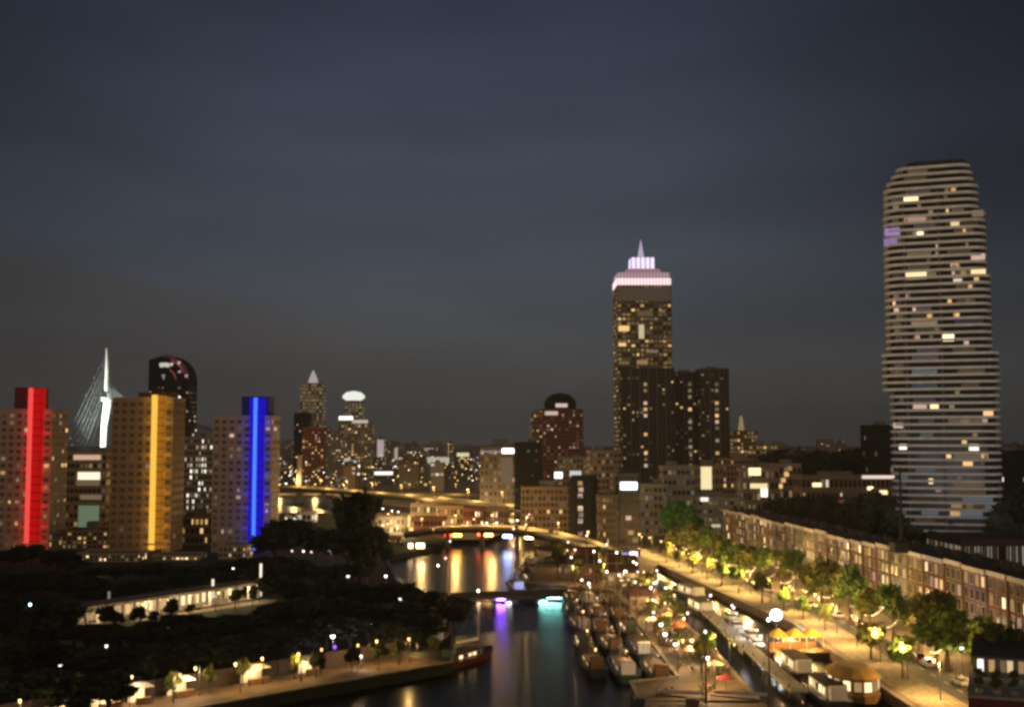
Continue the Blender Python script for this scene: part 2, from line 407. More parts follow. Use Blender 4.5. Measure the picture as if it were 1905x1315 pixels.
# ================================================================== the three towers with coloured light columns
def colour_tower(colour, px0, px1, ytop, fin0, fin1, fintop, head0, head1, headtop, c_panel, c_strip, head_c, strip_at, wallm, lits, p):
    Y = 440.0; x0, x1 = Xat(px0, Y), Xat(px1, Y); Wd = x1 - x0; H = Zat(ytop, Y); D = 16
    t = thing('apartment_tower', 'boxy brown apartment tower with a tall %s light column down its front' % colour, 'tower', ((x0 + x1) / 2, Y, 0), 0, 'three towers with coloured light columns')
    o = (x0 + x1) / 2
    MB().box(-Wd / 2, Wd / 2, 0, D, 0, H).build('wall', wallm, t)
    mb = MB(); n = 19
    for k in range(1, n): mb.box(-Wd / 2 - .12, Wd / 2 + .12, -.12, D + .1, k * H / n - .14, k * H / n + .14)
    mb.build('floor_bands', wallm, t)
    MB().box(-Wd / 2 - .2, Wd / 2 + .2, -.2, D + .2, H, H + .7).build('parapet', concrete, t)
    hx0, hx1 = Xat(head0, Y) - o, Xat(head1, Y) - o; hz = Zat(headtop, Y)
    MB().box(hx0, hx1, 2, D - 3, H + .7, hz).build('roof_head', head_c, t)
    fx0, fx1 = Xat(fin0, Y) - o, Xat(fin1, Y) - o; fz = Zat(fintop, Y)
    MB().box(fx0, fx1, -2.2, 4, 0, fz).build('stair_shaft', head_c, t)
    pm = emi(colour + '_light_panel', c_panel, 1.0, 0.0, True); sm = emi(colour + '_light_strip', c_strip, 1.0, 0.0, True)
    MB().box(fx0 + .1, fx1 - .1, -2.5, -2.22, 1.5, fz - .2).build('light_panel', pm, t)
    MB().box(fx1 + .02, fx1 + .2, -2.0, 1.5, 1.5, fz - .2).build('side_light_panel', pm, t)
    a, b = strip_at; w = fx1 - fx0
    MB().box(fx0 + w * a, fx0 + w * b, -2.95, -2.52, 1.2, fz).build('light_strip', sm, t)
    jm = MB().box(fx0 - .02, fx1 + .25, -2.62, 1.4, -.13, .13).mesh('panel_joint', head_c)
    for k in range(1, 20): inst('panel_joint', jm, t, (0, 0, 1.2 + k * (fz - 1.2) / 20))
    cols1 = max(2, int((fx0 + Wd / 2) / 2.6)); cols2 = max(1, int((Wd / 2 - fx1) / 2.6))
    facades(t, [(-Wd / 2, 0, 0, fx0 + Wd / 2, cols1), (fx1, 0, 0, Wd / 2 - fx1, cols2), (Wd / 2, 0, R(90), D, 5)], 1.5, H - .5, 19, lits, p, .55, .5, dark=mat('curtained_pane', (.085, .068, .05), .5, .5, .35))
    lc = {'red': (1, .05, .03), 'yellow': (1, .55, .06), 'blue': (.06, .07, 1)}[colour]
    for k in range(9):
        zz = 3 + k * (fz - 6) / 8
        for xx in (fx0 - .9, fx1 + 1.0): lightpt(t, (xx, -2.0, zz), lc, 130, .25)  # extra point lights added for coloured spill on the wall beside the column
    # canopy and lit entrance at the foot
    MB().box(fx0 - 3, fx1 + 4, -5, -3, 3.2, 3.6).build('canopy', concrete, t)
    return t
red_p = mat('dark_red_paint', (.10, .008, .008), .6, .1); yel_p = mat('ochre_paint', (.12, .05, .01), .6, .1); blu_p = mat('dark_blue_paint', (.012, .01, .14), .6, .1)
colour_tower('red', -28, 96, 764, 56, 79, 722, 20, 62, 720, (.34, .003, .003), (.72, .06, .05), red_p, (.0, .36), mat('taupe_brick', (.36, .28, .22), .85, .2, 2.0), [DIM, DIMB, WARM, DIM], .25)
colour_tower('yellow', 207, 321, 742, 284, 306, 735, 252, 312, 729, (.26, .095, .008), (.78, .44, .06), yel_p, (.04, .52), brick_brown, [DIMB, DIM], .10)
colour_tower('blue', 396, 505, 776, 466, 491, 740, 446, 496, 737, (.010, .003, .42), (.06, .19, .85), blu_p, (.32, .58), mat('taupe_brick', (.36, .28, .22), .85, .2, 2.0), [DIM, DIMB, PINKW, DIM], .25)

# ================================================================== cable-stayed bridge far behind the left towers
Y = 1150.0
br = thing('cable_stayed_bridge', 'cable-stayed bridge with bright white floodlit pylon between red and yellow towers', 'bridge', (Xat(196, Y), Y, 0))
def L(px, py): return (Xat(px, Y) - br.location.x, 0, Zat(py, Y))
pyl = MB()
for sgn in (-1, 1):
    pts = [(L(194, 648)), (L(196, 690)), (L(198, 745)), (L(193, 790)), (L(190, 873))]
    pts = [(p[0], sgn * (1.2 + i * .7), p[2]) for i, p in enumerate(pts)]
    pyl.tube(pts, [.5, 1.5, 2.7, 1.6, 1.1], 8)
pyl.bar((L(196, 745)[0], -9, L(0, 746)[2]), (L(196, 745)[0], 9, L(0, 746)[2]), 4, 3)
pyl.build('pylon', metal_white, br)
MB().box(-190, 260, -9, 9, 13, 16).build('deck', concrete_grey, br)
cab = mat('grey_cable', (.075, .09, .085), .6, .1)
for k in range(15):
    u = 18 + k * 15.5; zt = L(0, 700 + k * 2.6)[2]
    mb = MB()
    for sgn in (-1, 1): mb.tube([(1.5, sgn * 5, zt - 2), (u, sgn * 8, 16)], .22, 4)
    mb.build('stay_cable', cab, br)
for k in range(6):
    mb = MB()
    for sgn in (-1, 1): mb.tube([(-1.5, sgn * 5, L(0, 668 + k * 13)[2]), (-48 + k * 5, sgn * 8, 16)], .2, 4)
    mb.build('stay_cable', cab, br)
mb = MB()
for k in range(6):
    z0 = L(0, 668 + k * 13)[2]
    for q in range(9):
        a = (q + random.random()) / 9; mb.lathe([(.05, -.5), (.5, 0), (.05, .5)], 0, 0, 5) if False else mb.box(-1.5 + (-46.5 + k * 5) * a - .45, -1.5 + (-46.5 + k * 5) * a + .45, -9.2, -8.3, z0 + (16 - z0) * a - .45, z0 + (16 - z0) * a + .45)
o = mb.build('cable_light', emi('cable_bulb', (1, .80, .52), .22, .8), br); o['kind'] = 'stuff'
for (ox, oy, tx, tz, e) in ((-2, -60, 0, 95, 1.6e6), (14, -45, 0, 60, 5e5)):
    ft = thing('floodlight', 'floodlight on a low mast aimed up at the white bridge pylon%s' % (', nearer the yellow tower' if ox > 0 else ', nearer the red tower'), 'floodlight', (br.location.x + ox, Y + oy, 0), 0, 'floodlights of the white pylon')
    MB().tube([(0, 0, 0), (0, 0, 9)], .2).build('mast', metal_dark, ft); MB().box(-.8, .8, -.5, .3, 8.8, 9.8).build('lamp_housing', metal_dark, ft)
    sp_ = bpy.data.lights.new('flood_light', 'SPOT'); sp_.energy = e; sp_.color = (.95, 1, .92); sp_.spot_size = R(50); sp_.spot_blend = .6; sp_.shadow_soft_size = .5
    so = bpy.data.objects.new('flood_light', sp_); COL.objects.link(so); so.parent = ft; so.location = (0, .6, 9.6)
    d = Vector((tx - ox, -oy, tz - 9)); so.rotation_euler = d.to_track_quat('-Z', 'Y').to_euler()

# ================================================================== round-shouldered dark tower with curved lit bands
Y = 900.0; xc = Xat(312, Y)
t = thing('round_topped_tower', 'dark tower with a curved shoulder and curved lit bands behind the yellow tower', 'tower', (xc, Y, 0))
Wd = Xat(352, Y) - Xat(275, Y); H = Zat(660, Y); rad = Wd * .62
def prof(off):
    pts = [(-Wd / 2 + off, 0)]; pts.append((-Wd / 2 + off, H - 4 - off))
    for k in range(9):
        a = R(90 - k * 11.25); pts.append((Wd / 2 - rad + (rad - off) * math.cos(a), H - rad + (rad - off) * math.sin(a)))
    pts.append((Wd / 2 - off, 0)); return pts
mb = MB(); pp = prof(0); n = len(pp)
mb.add([(p[0], 0, p[1]) for p in pp] + [(p[0], 22, p[1]) for p in pp], [tuple(range(n)), tuple(reversed(range(n, 2 * n)))] + [(i, n + i, n + (i + 1) % n, (i + 1) % n) for i in range(n)])
mb.build('wall', black_clad, t)
REDL = emi('dark_red_light', (.42, .10, .10), .28, .5)
def arc(name, off, w, a0, a1, m, steps=8):
    mb = MB(); r0 = rad - off; r1 = r0 - w; cx = Wd / 2 - rad; cz = H - rad
    for k in range(steps):
        p = R(a0 + (a1 - a0) * k / steps); q = R(a0 + (a1 - a0) * (k + 1) / steps)
        P = [(cx + r0 * math.cos(p), cz + r0 * math.sin(p)), (cx + r0 * math.cos(q), cz + r0 * math.sin(q)), (cx + r1 * math.cos(q), cz + r1 * math.sin(q)), (cx + r1 * math.cos(p), cz + r1 * math.sin(p))]
        mb.add([(x, -.5, z) for x, z in P] + [(x, .05, z) for x, z in P], [(0, 1, 2, 3), (0, 4, 5, 1), (1, 5, 6, 2), (2, 6, 7, 3), (3, 7, 4, 0)])
    mb.build(name, m, t)
arc('lit_band', 2.5, 1.6, 20, 75, REDL); arc('lit_band', 6.0, 3.2, 70, 108, emi('soft_white_band', (.8, .76, .66), .55, .2)); arc('lit_band', 10.0, 1.3, 0, 60, REDL)
arc('lit_band', 15, 4, 80, 118, emi('soft_mauve_band', (.62, .52, .55), .30, .2)); arc('lit_band', 0.5, 1.2, 0, 95, emi('faint_red_band', (.35, .12, .12), .12, .2))
for k, a in enumerate((8, 26, 47, 62)):
    arc('crown_lamp', 1.0 + k % 2 * 4, 2.2, a, a + 7, emi('pinkish_lamp', (.9, .65, .6), .5, .4), 2)
facades(t, [(-Wd / 2, 0, 0, Wd, 10), (Wd / 2, 0, R(90), 22, 6)], 6, H - rad - 4, 22, [DIM, PINKW, DIMB, WHITEW], .28, .6, .45, dark=glass_dark, limit=60)

# ================================================================== mid-rise blocks between and behind the towers
block('office_block', 'brown office block with stacked lit floors between red and yellow towers', 'office building', 124, 199, 840, 560, 20, brick_brown, 9, 9, [DIM, DIMB], .25, .7, .5, bands=True)
o9 = [o for o in COL.objects if o.get('label', '').startswith('brown office block with stacked')][0]
def sign(parent, px0, px1, py0, py1, Y, m, name='lit_panel', d=.35, off=-.15):
    x0, x1 = Xat(px0, Y) - parent.location.x, Xat(px1, Y) - parent.location.x
    MB().box(x0, x1, off - d, off, Zat(py1, Y), Zat(py0, Y)).build(name, m, parent)
sign(o9, 138, 188, 846, 855, 560, emi('salmon_strip', (1, .68, .46), .42, .1)); sign(o9, 147, 188, 878, 892, 560, emi('cream_strip', (1, .88, .66), .95, .1))
sign(o9, 146, 188, 894, 903, 560, DIM); sign(o9, 150, 188, 940, 985, 560, GREENW); sign(o9, 152, 192, 920, 929, 560, DIM)
block('office_block', 'grey block sprinkled with white windows behind the yellow tower', 'office building', 338, 396, 812, 600, 22, concrete_grey, 14, 11, [WHITEW, PINKW, DIM], .42)
block('low_building', 'dark low building with one lit row between yellow and blue towers', 'building', 340, 408, 958, 470, 18, brick_brown, 3, 8, [WARM, DIM], .5)
block('low_building', 'low brown building with pale roof edge at the foot of the yellow tower', 'building', 120, 205, 985, 452, 14, brick_brown, 4, 9, [DIM, WARM], .25)
block('low_building', 'low pavilion with bright tall windows below the yellow tower', 'building', 148, 262, 1028, 405, 12, beige, 2, 14, [WARMB, DIM], .40, .5, .75, plant=False)
block('low_building', 'small lit pavilion between yellow tower and dark trees', 'building', 290, 372, 1032, 410, 12, beige, 1, 10, [WARM, DIM, WARMB], .6, .6, .6, plant=False)
block('low_building', 'small pale house at the foot of the blue tower', 'building', 410, 462, 1012, 415, 10, beige, 2, 6, [WARM, PINKW], .4, .5, .5, plant=False)

# ================================================================== left middle skyline
def spire_tower(name, label, px0, px1, ytop, ytip, Y, D, m, rows, cols, lits, p, tipm, tipw=.25):
    t, Wd, H = block(name, label, 'tower', px0, px1, ytop, Y, D, m, rows, cols, lits, p, .7, .6, plant=False)
    z = Zat(ytip, Y)
    MB().lathe([(Wd * tipw, H - .4), (Wd * tipw * .75, H + (z - H) * .35), (Wd * .05, z - (z - H) * .1), (.05, z)], 0, D / 2, 10).build('roof_cap', tipm, t); return t, Wd, H
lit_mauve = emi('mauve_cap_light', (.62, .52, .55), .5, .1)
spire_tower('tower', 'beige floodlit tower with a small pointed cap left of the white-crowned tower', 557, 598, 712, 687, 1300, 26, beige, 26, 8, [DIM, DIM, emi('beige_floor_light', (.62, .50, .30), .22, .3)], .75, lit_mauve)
block('tower', 'dark block standing in front of the beige pointed tower', 'tower', 546, 574, 768, 1180, 22, black_clad, 22, 6, [DIMB, PINKW], .12)
block('apartment_block', 'dull red block with few lights below the beige pointed tower', 'apartment block', 562, 608, 795, 1100, 24, mat('faded_red_brick', (.28, .09, .06), .85), 20, 8, [PINKW, DIM, WARM], .22)
t, Wd, H = block('tower', 'slim tower topped by a glowing white oval crown', 'tower', 640, 673, 748, 1250, 20, beige, 26, 5, [DIM, emi('olive_floor_light', (.66, .60, .36), .30, .3)], .75, plant=False)
CRW = emi('white_crown_light', (.92, .95, .86), .75, .05)
mb = MB().lathe([(Wd * .40, H + 2), (Wd * .62, H + 4.5), (Wd * .64, H + 7), (Wd * .45, H + 10.5), (Wd * .12, H + 12)], -1, 10, 18); mb.build('crown', CRW, t)
MB().lathe([(Wd * .3, H - .4), (Wd * .36, H + 2)], -1, 10, 14).build('crown_neck', black_clad, t)
t, Wd, H = block('office_tower', 'stepped office tower with white light bands below the white oval crown', 'tower', 628, 690, 782, 1150, 26, concrete, 20, 10, [DIM, DIMB, WARM], .45, plant=False)
sign(t, 630, 656, 774, 781, 1150, emi('white_band_light', (1, .96, .88), 1.3, .1)); sign(t, 655, 684, 781, 787, 1150, emi('soft_pink_band', (.8, .66, .6), .5, .1)); sign(t, 628, 652, 852, 858, 1150, emi('soft_band', (.7, .65, .55), .55, .1)); sign(t, 632, 660, 803, 807, 1150, DIM); sign(t, 652, 664, 856, 882, 1150, emi('soft_band', (.7, .65, .55), .55, .1))
block('apartment_block', 'grey block beside the stepped office tower', 'apartment block', 606, 634, 806, 1080, 22, concrete_grey, 18, 6, [DIM, DIMB, PINKW], .35)
def slab(px0, px1, ytop, Y, label, m, lits=(DIM,), p=.3, rows=6, cols=4): return block('building', label, 'building', px0, px1, ytop, Y, 18, m, rows, cols, list(lits), p, limit=30)
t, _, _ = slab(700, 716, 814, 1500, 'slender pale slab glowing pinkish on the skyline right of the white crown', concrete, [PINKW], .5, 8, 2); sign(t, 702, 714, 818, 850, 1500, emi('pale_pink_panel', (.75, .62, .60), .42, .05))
t, _, _ = slab(731, 743, 828, 1500, 'shorter slender slab right of the pinkish one', concrete, [DIM], .5, 6, 2); sign(t, 734, 740, 833, 855, 1500, emi('pale_panel', (.72, .62, .5), .42, .05))
t, _, _ = slab(685, 742, 872, 1150, 'low dark building with one long white light strip', brick_dark, [DIM], .3, 3, 10); sign(t, 697, 731, 877, 883, 1150, emi('white_strip', (1, .9, .82), 1.2, .1))
t, _, _ = slab(780, 845, 846, 1300, 'low long building with pale lit upper floor', concrete_grey, [DIM], .3, 5, 12); sign(t, 795, 836, 850, 862, 1300, emi('pale_olive', (.72, .68, .52), .5, .1))
t, _, _ = slab(846, 880, 838, 1250, 'stubby block with yellowish lit top floor on the skyline', brick_dark, [DIM, WARM], .3, 5, 6); sign(t, 850, 873, 842, 849, 1250, emi('pale_yellow', (.8, .78, .45), .6, .1))
slab(832, 842, 822, 1700, 'thin dark chimney-like tower on the skyline with a lit top', concrete_grey, [WARM], .4, 8, 2)
t, _, _ = block('office_building', 'brown office with a white sign at its roof corner left of the dark tower', 'office building', 893, 958, 832, 700, 24, mat('grey_brown_brick', (.075, .06, .05), .85), 9, 8, [WARM, DIM, DIMB], .4, bands=True)
sign(t, 934, 956, 834, 843, 700, emi('white_sign', (1, .96, .9), 3.0, .05), 'lit_sign'); sign(t, 932, 954, 850, 900, 700, emi('brown_stair_light', (.70, .46, .26), .16, .05), 'stair_window'); sign(t, 895, 932, 838, 842, 700, emi('mauve_line', (.5, .4, .55), .35, .05))
# far low blocks with scattered lights, too small to show parts
CITYW = [mat('far_block_brown', (.24, .17, .12), .9), mat('far_block_grey', (.22, .20, .20), .9), mat('far_block_red', (.24, .12, .09), .9), mat('far_block_slate', (.14, .14, .16), .9)]
random.seed(5)
def far_block(pxc, w, ytop, Y, wallm, lits, p, name='city_block', label='small distant city block with scattered lights on the skyline', group='distant city blocks', dens=3.2):
    x0, x1 = Xat(pxc - w / 2, Y), Xat(pxc + w / 2, Y); H = Zat(ytop, Y); Wd = x1 - x0
    mb = MB().box(-Wd / 2, Wd / 2, 0, 14, 0, H); mb.box(-Wd * .2, Wd * .15, 4, 9, H, H + 2)
    cols = max(2, int(Wd / dens)); rows = max(2, int(H / 3.6)); zv = Zat(910, Y)
    ms = [wallm] + list(lits)
    for r_ in range(rows):
        z = (r_ + .5) * H / rows
        if z < zv - 30: continue
        for c in range(cols):
            if random.random() < p:
                x = -Wd / 2 + (c + .5) * Wd / cols; hw = Wd / cols * .36; k = 1 + random.randrange(len(lits))
                mb.add([(x - hw, -.1, z - .9), (x + hw, -.1, z - .9), (x + hw, -.1, z + .9), (x - hw, -.1, z + .9), (x - hw, .02, z + .9), (x + hw, .02, z + .9), (x - hw, .02, z - .9), (x + hw, .02, z - .9)], [(0, 1, 2, 3), (3, 2, 5, 4), (0, 3, 4, 6), (1, 7, 5, 2)], k)
    return tag(mb.build(name, ms, None, ((x0 + x1) / 2, Y, 0)), label, 'building', group)
for i in range(75):
    pxc = random.uniform(510, 1010); Yd = random.uniform(960, 2600)
    base = 825 + 88000 / Yd
    far_block(pxc, random.uniform(14, 42), random.uniform(832, 862) if Yd > 1500 else random.uniform(850, 886), Yd, random.choice(CITYW), [random.choice([WARM, DIM, PINKW]), DIM, random.choice([WHITEW, DIMC, WARM])], random.uniform(.2, .45))
for i in range(26):
    pxc = random.uniform(1340, 1660); Yd = random.uniform(800, 2200)
    far_block(pxc, random.uniform(16, 46), random.uniform(842, 868), Yd, random.choice(CITYW), [DIM, WARM, random.choice([WHITEW, DIMC])], random.uniform(.06, .2))
for i in range(70):
    pxc = random.uniform(505, 1000) if i < 46 else random.uniform(1345, 1660); Yd = random.uniform(2700, 7000)
    far_block(pxc, random.uniform(10, 34), random.uniform(817, 834), Yd, random.choice(CITYW), [DIM, random.choice([WARM, DIM, PINKW]), DIMB], random.uniform(.10, .26), dens=6)
for i in range(8):
    far_block(random.uniform(1868, 1960), random.uniform(14, 30), random.uniform(822, 850), random.uniform(700, 1500), random.choice(CITYW), [DIM, WHITEW], .15)
for i in range(10):
    far_block(random.uniform(-30, 420), random.uniform(20, 50), random.uniform(835, 862), random.uniform(900, 1600), random.choice(CITYW), [DIM, WARM], .2)

# ================================================================== centre
# red-brown tower with a dark dome
Y = 900.0
t, Wd, H = block('domed_tower', 'red-brown tower with a dark domed top', 'tower', 1003, 1085, 760, Y, 32, brick_red, 24, 12, [DIM, PINKW, emi('red_floor_light', (.55, .14, .09), .16, .4), DIMB], .34, .6, .5, plant=False)
MB().lathe([(Wd * .36, H - .4), (Wd * .37, H + 5), (Wd * .33, H + 8), (Wd * .22, H + 11), (Wd * .06, H + 12.5)], 0, 16, 20).build('dome', black_clad, t)
x0 = -Wd * .12; MB().box(x0, x0 + 9, 16 - Wd * .37 - .6, 16 - Wd * .37 + .8, H + 1.2, H + 4).build('dome_window', emi('dome_window_light', (.85, .66, .55), .6, .1), t)
sign(t, 1014, 1038, 765, 772, Y, emi('pinkish_sign', (.9, .7, .62), .5, .1))
block('apartment_tower', 'narrow olive-lit slab against the left side of the domed tower', 'tower', 988, 1003, 768, 905, 20, mat('olive_brick', (.22, .16, .06), .85), 22, 3, [DIM, WARM], .35)
block('tower', 'blue-black tower at the end of the bridge', 'tower', 957, 1009, 822, 600, 18, black_clad, 16, 7, [DIMC, DIMB], .06, plant=True)
block('apartment_block', 'beige block between the domed tower and the dark round-cornered tower', 'apartment block', 1040, 1098, 850, 800, 20, beige, 8, 9, [DIM, DIMB], .5)
t, Wd, H = block('apartment_block', 'brownish block behind the bridge end with a white lamp on its roof', 'apartment block', 970, 1062, 905, 520, 20, brick_brown, 7, 12, [DIM, DIMB, WARM, DIMC], .34, bands=True)
sign(t, 1030, 1044, 877, 888, 530, emi('white_roof_lamp', (1, .97, .9), 2.2, .05), 'roof_lamp'); sign(t, 1052, 1072, 872, 886, 560, emi('white_roof_sign', (.8, .78, .76), .6, .05), 'roof_sign')
# dark tower with rounded corners and a lit stair
Y = 500.0; xa, xb = Xat(1060, Y), Xat(1113, Y); Wd = xb - xa; H = Zat(890, Y)
t = thing('rounded_tower', 'black round-cornered tower with a lit stair column', 'tower', ((xa + xb) / 2, Y, 0))
pl = []
for cx_, cy_, a0 in ((Wd / 2 - 3, 3, -90), (Wd / 2 - 3, 11, 0), (-Wd / 2 + 3, 11, 90), (-Wd / 2 + 3, 3, 180)):
    for k in range(5): pl.append((cx_ + 3 * math.cos(R(a0 + k * 22.5)), cy_ + 3 * math.sin(R(a0 + k * 22.5))))
MB().prism(pl, 0, H).build('wall', black_clad, t); MB().prism([(p[0] * .96, 7 + (p[1] - 7) * .96) for p in pl], H, H + 1.2, taper=.8).build('roof', slate, t)
for k in range(9):
    if k in (1, 5): continue
    inst('stair_window', pane(1.9, 1.9, random.choice([WARMB, PINKW, DIM, WARM])), t, (-1.7 + (k % 2) * .3, 0, 2.5 + k * 2.6))
facades(t, [(-Wd / 2 + 3, 0, 0, 2.4, 1), (1, 0, 0, Wd / 2 - 4, 2)], 2, H - 2, 9, [DIMB], .1, .6, .5)
block('apartment_block', 'pale brown block behind the black round-cornered tower', 'apartment block', 1096, 1156, 838, 640, 20, mat('pinkish_brick', (.26, .19, .15), .85), 10, 8, [DIM, DIMB], .45)
block('low_building', 'dark brown canal house between the black tower and the slate tower', 'building', 1114, 1152, 920, 470, 16, brick_dark, 7, 6, [DIMB, DIM, WARM], .3)
Y = 470.0
t, Wd, H = block('office_tower', 'slate tower with a glowing white sign near its top', 'tower', 1150, 1188, 880, Y, 14, slate, 9, 5, [DIMB, WARM, DIM], .0, plant=False)
MB().lathe([(Wd * .46, H - .45), (Wd * .4, H + 1.5), (Wd * .1, H + 2.6)], 0, 7, 14).build('roof_cap', slate, t)
sign(t, 1154, 1184, 897, 910, Y, emi('bright_white_sign', (.92, .96, 1), 5.0, .02, True), 'lit_sign')
sign(t, 1152, 1187, 958, 1018, Y, brick_dark, 'brick_base')
for k, (px, py, m) in enumerate(((1168, 963, PINKW), (1172, 990, WARM), (1160, 984, DIM), (1180, 1004, DIM), (1158, 1006, DIMB), (1176, 976, DIMB))):
    sign(t, px - 5, px + 5, py - 4, py + 4, Y, m, 'window', .5, -.3)
Y = 425.0
t, Wd, H = block('bar_pavilion', 'low quayside pavilion glowing purple below the slate tower', 'pavilion', 1122, 1190, 1022, Y, 9, slate, 1, 6, [DIMC], .0, plant=False)
sign(t, 1126, 1168, 1027, 1041, Y, emi('purple_light', (.44, .28, .72), .75, .05, True), 'purple_light_panel'); sign(t, 1170, 1184, 1026, 1036, Y, emi('pink_white_lamp', (1, .82, .86), 2.6, .05), 'lit_sign')
# twin dark apartment towers
for (a, b, yt, Yd, lab) in ((1158, 1256, 684, 1000, 'leftmost of three joined dark apartment towers, under the pink-crowned tower'), (1256, 1306, 692, 1020, 'middle of three joined dark apartment towers, set back'), (1304, 1358, 685, 1000, 'rightmost of three joined dark apartment towers')):
    t, Wd, H = block('apartment_tower', lab, 'tower', a, b, yt, Yd, 26, brick_dark, 32, max(6, (b - a) // 8), [DIMB, DIM, DIMB, DIM, WARM], .12, .5, .5, group='three joined dark apartment towers', dark=glass_dark)
    mb = MB()
    for k in range(1, max(3, (b - a) // 16)):
        x = -Wd / 2 + k * Wd / max(3, (b - a) // 16); mb.box(x - .8, x + .8, -.9, 0, 0, H + .3)
    mb.build('pilasters', mat('mauve_concrete', (.12, .10, .10), .85), t)
    for k in range(14):
        if random.random() < .8: sign(t, a + 40 if b - a > 60 else (a + b) / 2, (a + 46 if b - a > 60 else (a + b) / 2 + 6), 712 + k * 11.6, 718 + k * 11.6, Yd, random.choice([WARM, DIM, PINKW, DIM]), 'stair_window', .4, -1.0)
# tall tower with the pink-white crown
Y = 1200.0
t, Wd, H = block('crowned_tower', 'tall brown tower with a glowing pink-white crown and spire', 'tower', 1150, 1252, 530, Y, 46, mat('golden_brown_stone', (.20, .15, .075), .8), 44, 12, [DIMB, DIMB, DIM, emi('ochre_floor_light', (.55, .38, .13), .24, .5), emi('ochre_floor_light', (.55, .38, .13), .24, .5), WARM], .74, .75, .5, plant=False)
PKW = emi('pink_white_crown_light', (1, .72, .76), 1.1, .05); PKR = emi('rose_crown_light', (.80, .40, .46), .30, .05); LAV = emi('lavender_crown_light', (.84, .74, 1), .95, .05)
z = lambda py: Zat(py, Y)
MB().box(-Wd / 2 - .6, Wd / 2 - .5, -.7, 46.6, z(530), z(518)).build('crown_ring', PKW, t)
MB().box(-Wd / 2 + .4, Wd / 2 - 1.5, .3, 45, z(518), z(507)).build('crown_storey', emi('rose_white_light', (.85, .55, .62), .42, .05), t)
MB().prism([(-Wd * .36, 4), (Wd * .34, 4), (Wd * .34, 40), (-Wd * .36, 40)], z(507), z(498), taper=.85).build('crown_step', PKR, t)
MB().prism([(-Wd * .23, 10), (Wd * .22, 10), (Wd * .22, 34), (-Wd * .23, 34)], z(498), z(476), taper=.96).build('crown_lantern', LAV, t)
mb = MB()
for k in range(17):
    x = -Wd / 2 + .6 + k * (Wd - 3) / 16; mb.box(x - .35, x + .35, -.2, .28, z(518), z(507)); mb.box(x - .3, x + .3, -1.0, -.72, z(529), z(519))
mb.build('crown_mullions', mat('mauve_concrete', (.12, .10, .10), .85), t)
mb = MB()
for k in range(6): x = -Wd * .22 + k * Wd * .088; mb.box(x - .4, x + .4, 9.2, 9.99, z(497), z(474))
mb.build('lantern_columns', mat('mauve_concrete', (.12, .10, .10), .85), t)
MB().lathe([(Wd * .06, z(476)), (Wd * .05, z(466)), (Wd * .02, z(450)), (.2, z(440))], -1, 20, 8).build('spire', emi('pale_lavender_light', (.85, .70, .95), .42, .05), t)
for (a, b, c, d, m) in ((1152, 1172, 606, 616, WARM), (1152, 1166, 638, 644, WARM), (1190, 1200, 604, 630, emi('pale_olive_window', (.75, .66, .40), .55, .1)), (1202, 1214, 611, 622, DIM), (1204, 1226, 651, 656, PINKW), (1152, 1172, 672, 678, DIM), (1186, 1206, 670, 678, WARM), (1238, 1252, 630, 636, DIM), (1188, 1214, 578, 588, DIM), (1228, 1240, 577, 581, DIM), (1238, 1252, 672, 677, DIM), (1186, 1196, 693, 699, WARM)):
    sign(t, a, b, c, d, Y, m, 'window', .5, -.15)
sign(t, 1150, 1250, 534, 560, Y, emi('rosy_wall_wash', (.30, .20, .14), .16, .05), 'wall_wash_sheet')  # glowing sheet stands in for crown light washed over the upper wall
# pale buildings and low golden blocks right of centre
t, Wd, H = block('office_building', 'pale grey square block above the green tree', 'office building', 1233, 1292, 866, 560, 16, concrete, 6, 7, [DIMC, DIM], .35, .7, .4)
t, Wd, H = block('office_building', 'pale low block between the slate tower and pale square block', 'office building', 1190, 1240, 900, 520, 14, concrete, 6, 6, [DIM, DIMC, DIMB], .4, .6, .5)
t, Wd, H = block('office_building', 'brown block with one tall yellow lit stair window', 'office building', 1288, 1345, 866, 600, 18, brick_brown, 6, 7, [DIM], .3)
sign(t, 1303, 1323, 868, 910, 600, emi('yellow_stair_light', (.95, .78, .42), .75, .05), 'stair_window')
t, Wd, H = block('low_building', 'flat pale office with dark roof right of the green tree', 'office building', 1296, 1384, 924, 490, 18, concrete, 5, 9, [DIM, DIMC, DIMB], .4, .7, .4, bands=True); sign(t, 1302, 1316, 925, 932, 490, WHITEW, 'roof_lamp')
sign(t, 1322, 1352, 975, 980, 490, emi('olive_strip', (.8, .76, .5), .5, .1))
t, Wd, H = spire_tower('tower', 'low golden-lit tower with a pointed cap right of the joined dark towers', 1358, 1410, 800, 772, 1000, 22, mat('golden_stone', (.30, .21, .09), .85), 16, 8, [DIM, WARM, DIM], .5, emi('olive_cap_light', (.55, .45, .22), .35, .1), .12)
block('apartment_block', 'golden-lit stepped block beside the low pointed tower', 'apartment block', 1400, 1446, 826, 950, 20, mat('golden_stone', (.30, .21, .09), .85), 10, 7, [DIM, WARM], .45)
block('apartment_block', 'dark brown block below the low pointed tower', 'apartment block', 1344, 1400, 852, 760, 20, brick_brown, 8, 8, [DIM, WARM, PINKW], .3)
t, Wd, H = block('low_building', 'low yellowish block with bright square windows', 'building', 1380, 1448, 870, 680, 18, beige, 4, 8, [DIM], .4); sign(t, 1392, 1414, 870, 884, 680, WARMB, 'window'); sign(t, 1394, 1426, 899, 908, 680, WARMB, 'window'); sign(t, 1414, 1426, 908, 924, 680, WHITEW, 'window')
t, Wd, H = block('low_building', 'yellow-lit gable house with lights slanting up its stair', 'building', 1440, 1490, 862, 700, 16, beige, 4, 6, [DIM], .4)
